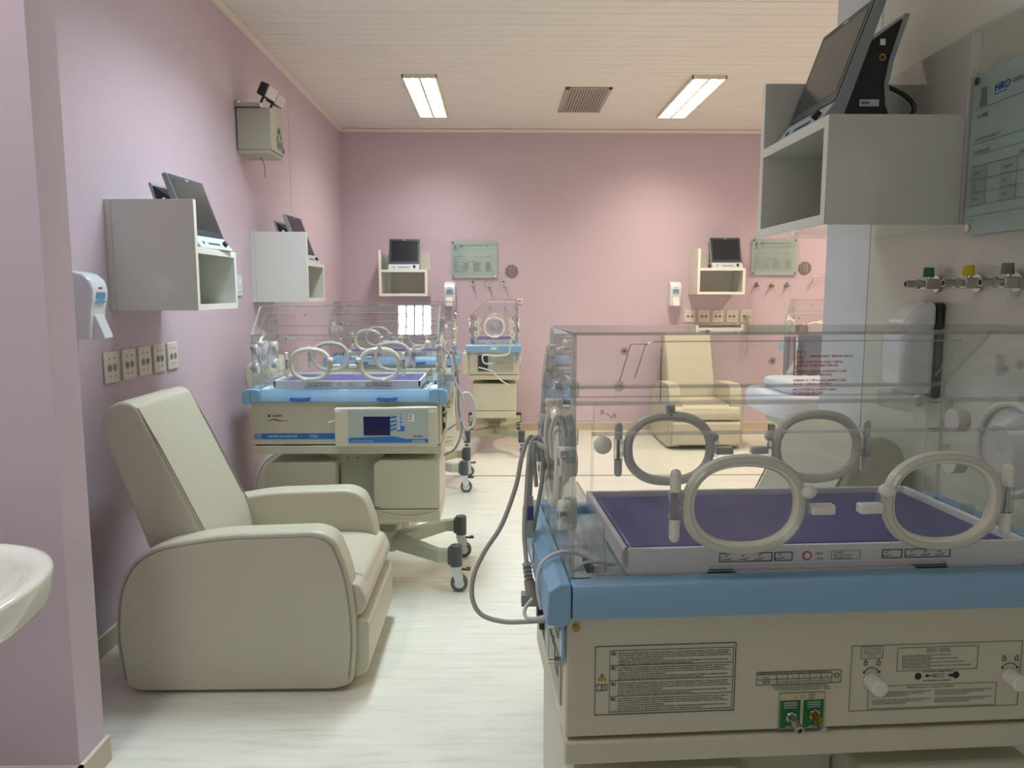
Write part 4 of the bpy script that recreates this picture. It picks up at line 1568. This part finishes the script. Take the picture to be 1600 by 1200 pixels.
def plug(mb):
    a, b, c = cam_pt(823, 880, 1.34), cam_pt(826, 905, 1.34), cam_pt(833, 930, 1.34)
    for k in range(4):
        p = a.lerp(b, k / 4)
        mb.cyl(p, p + (b - a) * .12, .0085, 'plug_grey', 12)
    mb.cyl(b, c, .009, 'plug_grey', 14, r2=.014)
    mb.box(c.x - .022, c.x + .022, c.y - .012, c.y + .012, c.z - .017, c.z + .004, 'plug_grey')
    mb.cyl((c.x + .015, c.y, c.z - .008), (c.x + .035, c.y, c.z - .008), .0025, 'chrome', 8)
    mb.cyl((c.x + .015, c.y, c.z - .014), (c.x + .035, c.y, c.z - .014), .0025, 'chrome', 8)


cable('power_cord', pts([(852, 735), (842, 692), (832, 688), (826, 720), (822, 780), (819, 830), (821, 860), (823, 884)], 1.45, 1.34), .0044, 'cable_grey',
      'grey cord ending in a ribbed plug beside the blue rim of the foreground incubator', plug)
cable('power_cord', pts([(838, 760), (834, 700), (838, 682), (846, 695), (848, 740), (840, 790), (832, 830), (828, 780), (832, 720), (836, 690)], 1.46, 1.40), .0042, 'cable_grey',
      'coiled grey cord hanging in narrow loops on the white hook')
cable('sensor_cable', pts([(832, 935), (820, 952), (823, 965), (842, 966), (858, 960), (868, 958)], 1.30, 1.24), .0034, 'cable_white',
      'thin pale lead curling under the plug at the left of the foreground incubator')
cable('sensor_cable', pts([(846, 952), (840, 920), (842, 890), (855, 872), (880, 862), (905, 866), (930, 878), (955, 880), (975, 892), (990, 905)], 1.22, 1.28), .0034, 'cable_white',
      'pale lead arching over the blue rim into the foreground incubator')
cable('sensor_cable', pts([(895, 892), (912, 880), (935, 878), (945, 884), (938, 898), (935, 906)], 1.24, 1.26), .0032, 'cable_white',
      'short pale lead coiled inside the hood corner of the foreground incubator')
mb = MB().box(-.006, .006, -.004, .004, -.05, .03, 'cable_grey').box(-.007, .007, -.005, .005, -.015, .012, 'mattress_purple')
o = mb.build('cable_tie')
o.location = cam_pt(828, 800, 1.40)
attach(o, i1)
tag(o, 'grey strap with purple band')
# corrugated hoses on the end of the foreground incubator
mb = MB()
for k in range(5):
    mb.tube(pts([(862 + k * 5, 715), (860 + k * 5, 680), (866 + k * 5, 655), (872 + k * 5, 652), (880 + k * 4, 672), (882 + k * 4, 712)], 1.30 + .012 * k), .0036, 'cable_white', 7, smooth=5)
attach(mb.build('coiled_hose'), i1)
cable('clear_hose', pts([(858, 540), (852, 580), (850, 620), (848, 650), (845, 680), (850, 730), (846, 780)], 1.50), .006, 'clear_plastic',
      'clear hose running down the far left corner of the foreground incubator')

# near left incubator leads (right end)
YN = 3.8
OWNER[0] = i0
cable('sensor_cable', pts([(700, 560), (706, 548), (712, 570), (716, 600), (717, 640), (722, 670), (712, 700), (694, 712)], YN), .006, 'cable_grey',
      'grey lead drooping at the right end of the near left incubator')
cable('sensor_cable', pts([(692, 600), (690, 565), (695, 548), (704, 560), (710, 592), (724, 625), (720, 655), (700, 672)], YN - .05), .0055, 'cable_white',
      'pale looped lead beside the hood of the near left incubator')
cable('sensor_cable', pts([(715, 630), (722, 616), (733, 615), (741, 630), (742, 655), (736, 668), (726, 668), (720, 650)], YN + .1), .006, 'cable_white',
      'round white cable loop hanging right of the near left incubator')
cable('sensor_cable', pts([(704, 560), (715, 590), (712, 630), (715, 660), (722, 682), (727, 688), (724, 672)], YN + .15), .0045, 'cable_white',
      'long thin white lead with hanging end right of the near left incubator')
o = MB().box(-.03, .03, -.02, .02, -.018, .018, 'bezel_light').build('sensor_module', bevel=.003)
o.location = cam_pt(701, 590, YN)
attach(o, i0)
OWNER[0] = i3
# far middle incubator leads
cable('sensor_cable', pts([(797, 530), (797, 545), (792, 554), (775, 556), (756, 555), (754, 562), (758, 568), (770, 568)], 6.64), .007, 'cable_white',
      'white lead crossing the end of the far middle incubator')
cable('sensor_cable', pts([(748, 574), (768, 580), (780, 592), (795, 602)], 6.63), .006, 'cable_white',
      'short white lead hanging below the connectors of the far middle incubator')
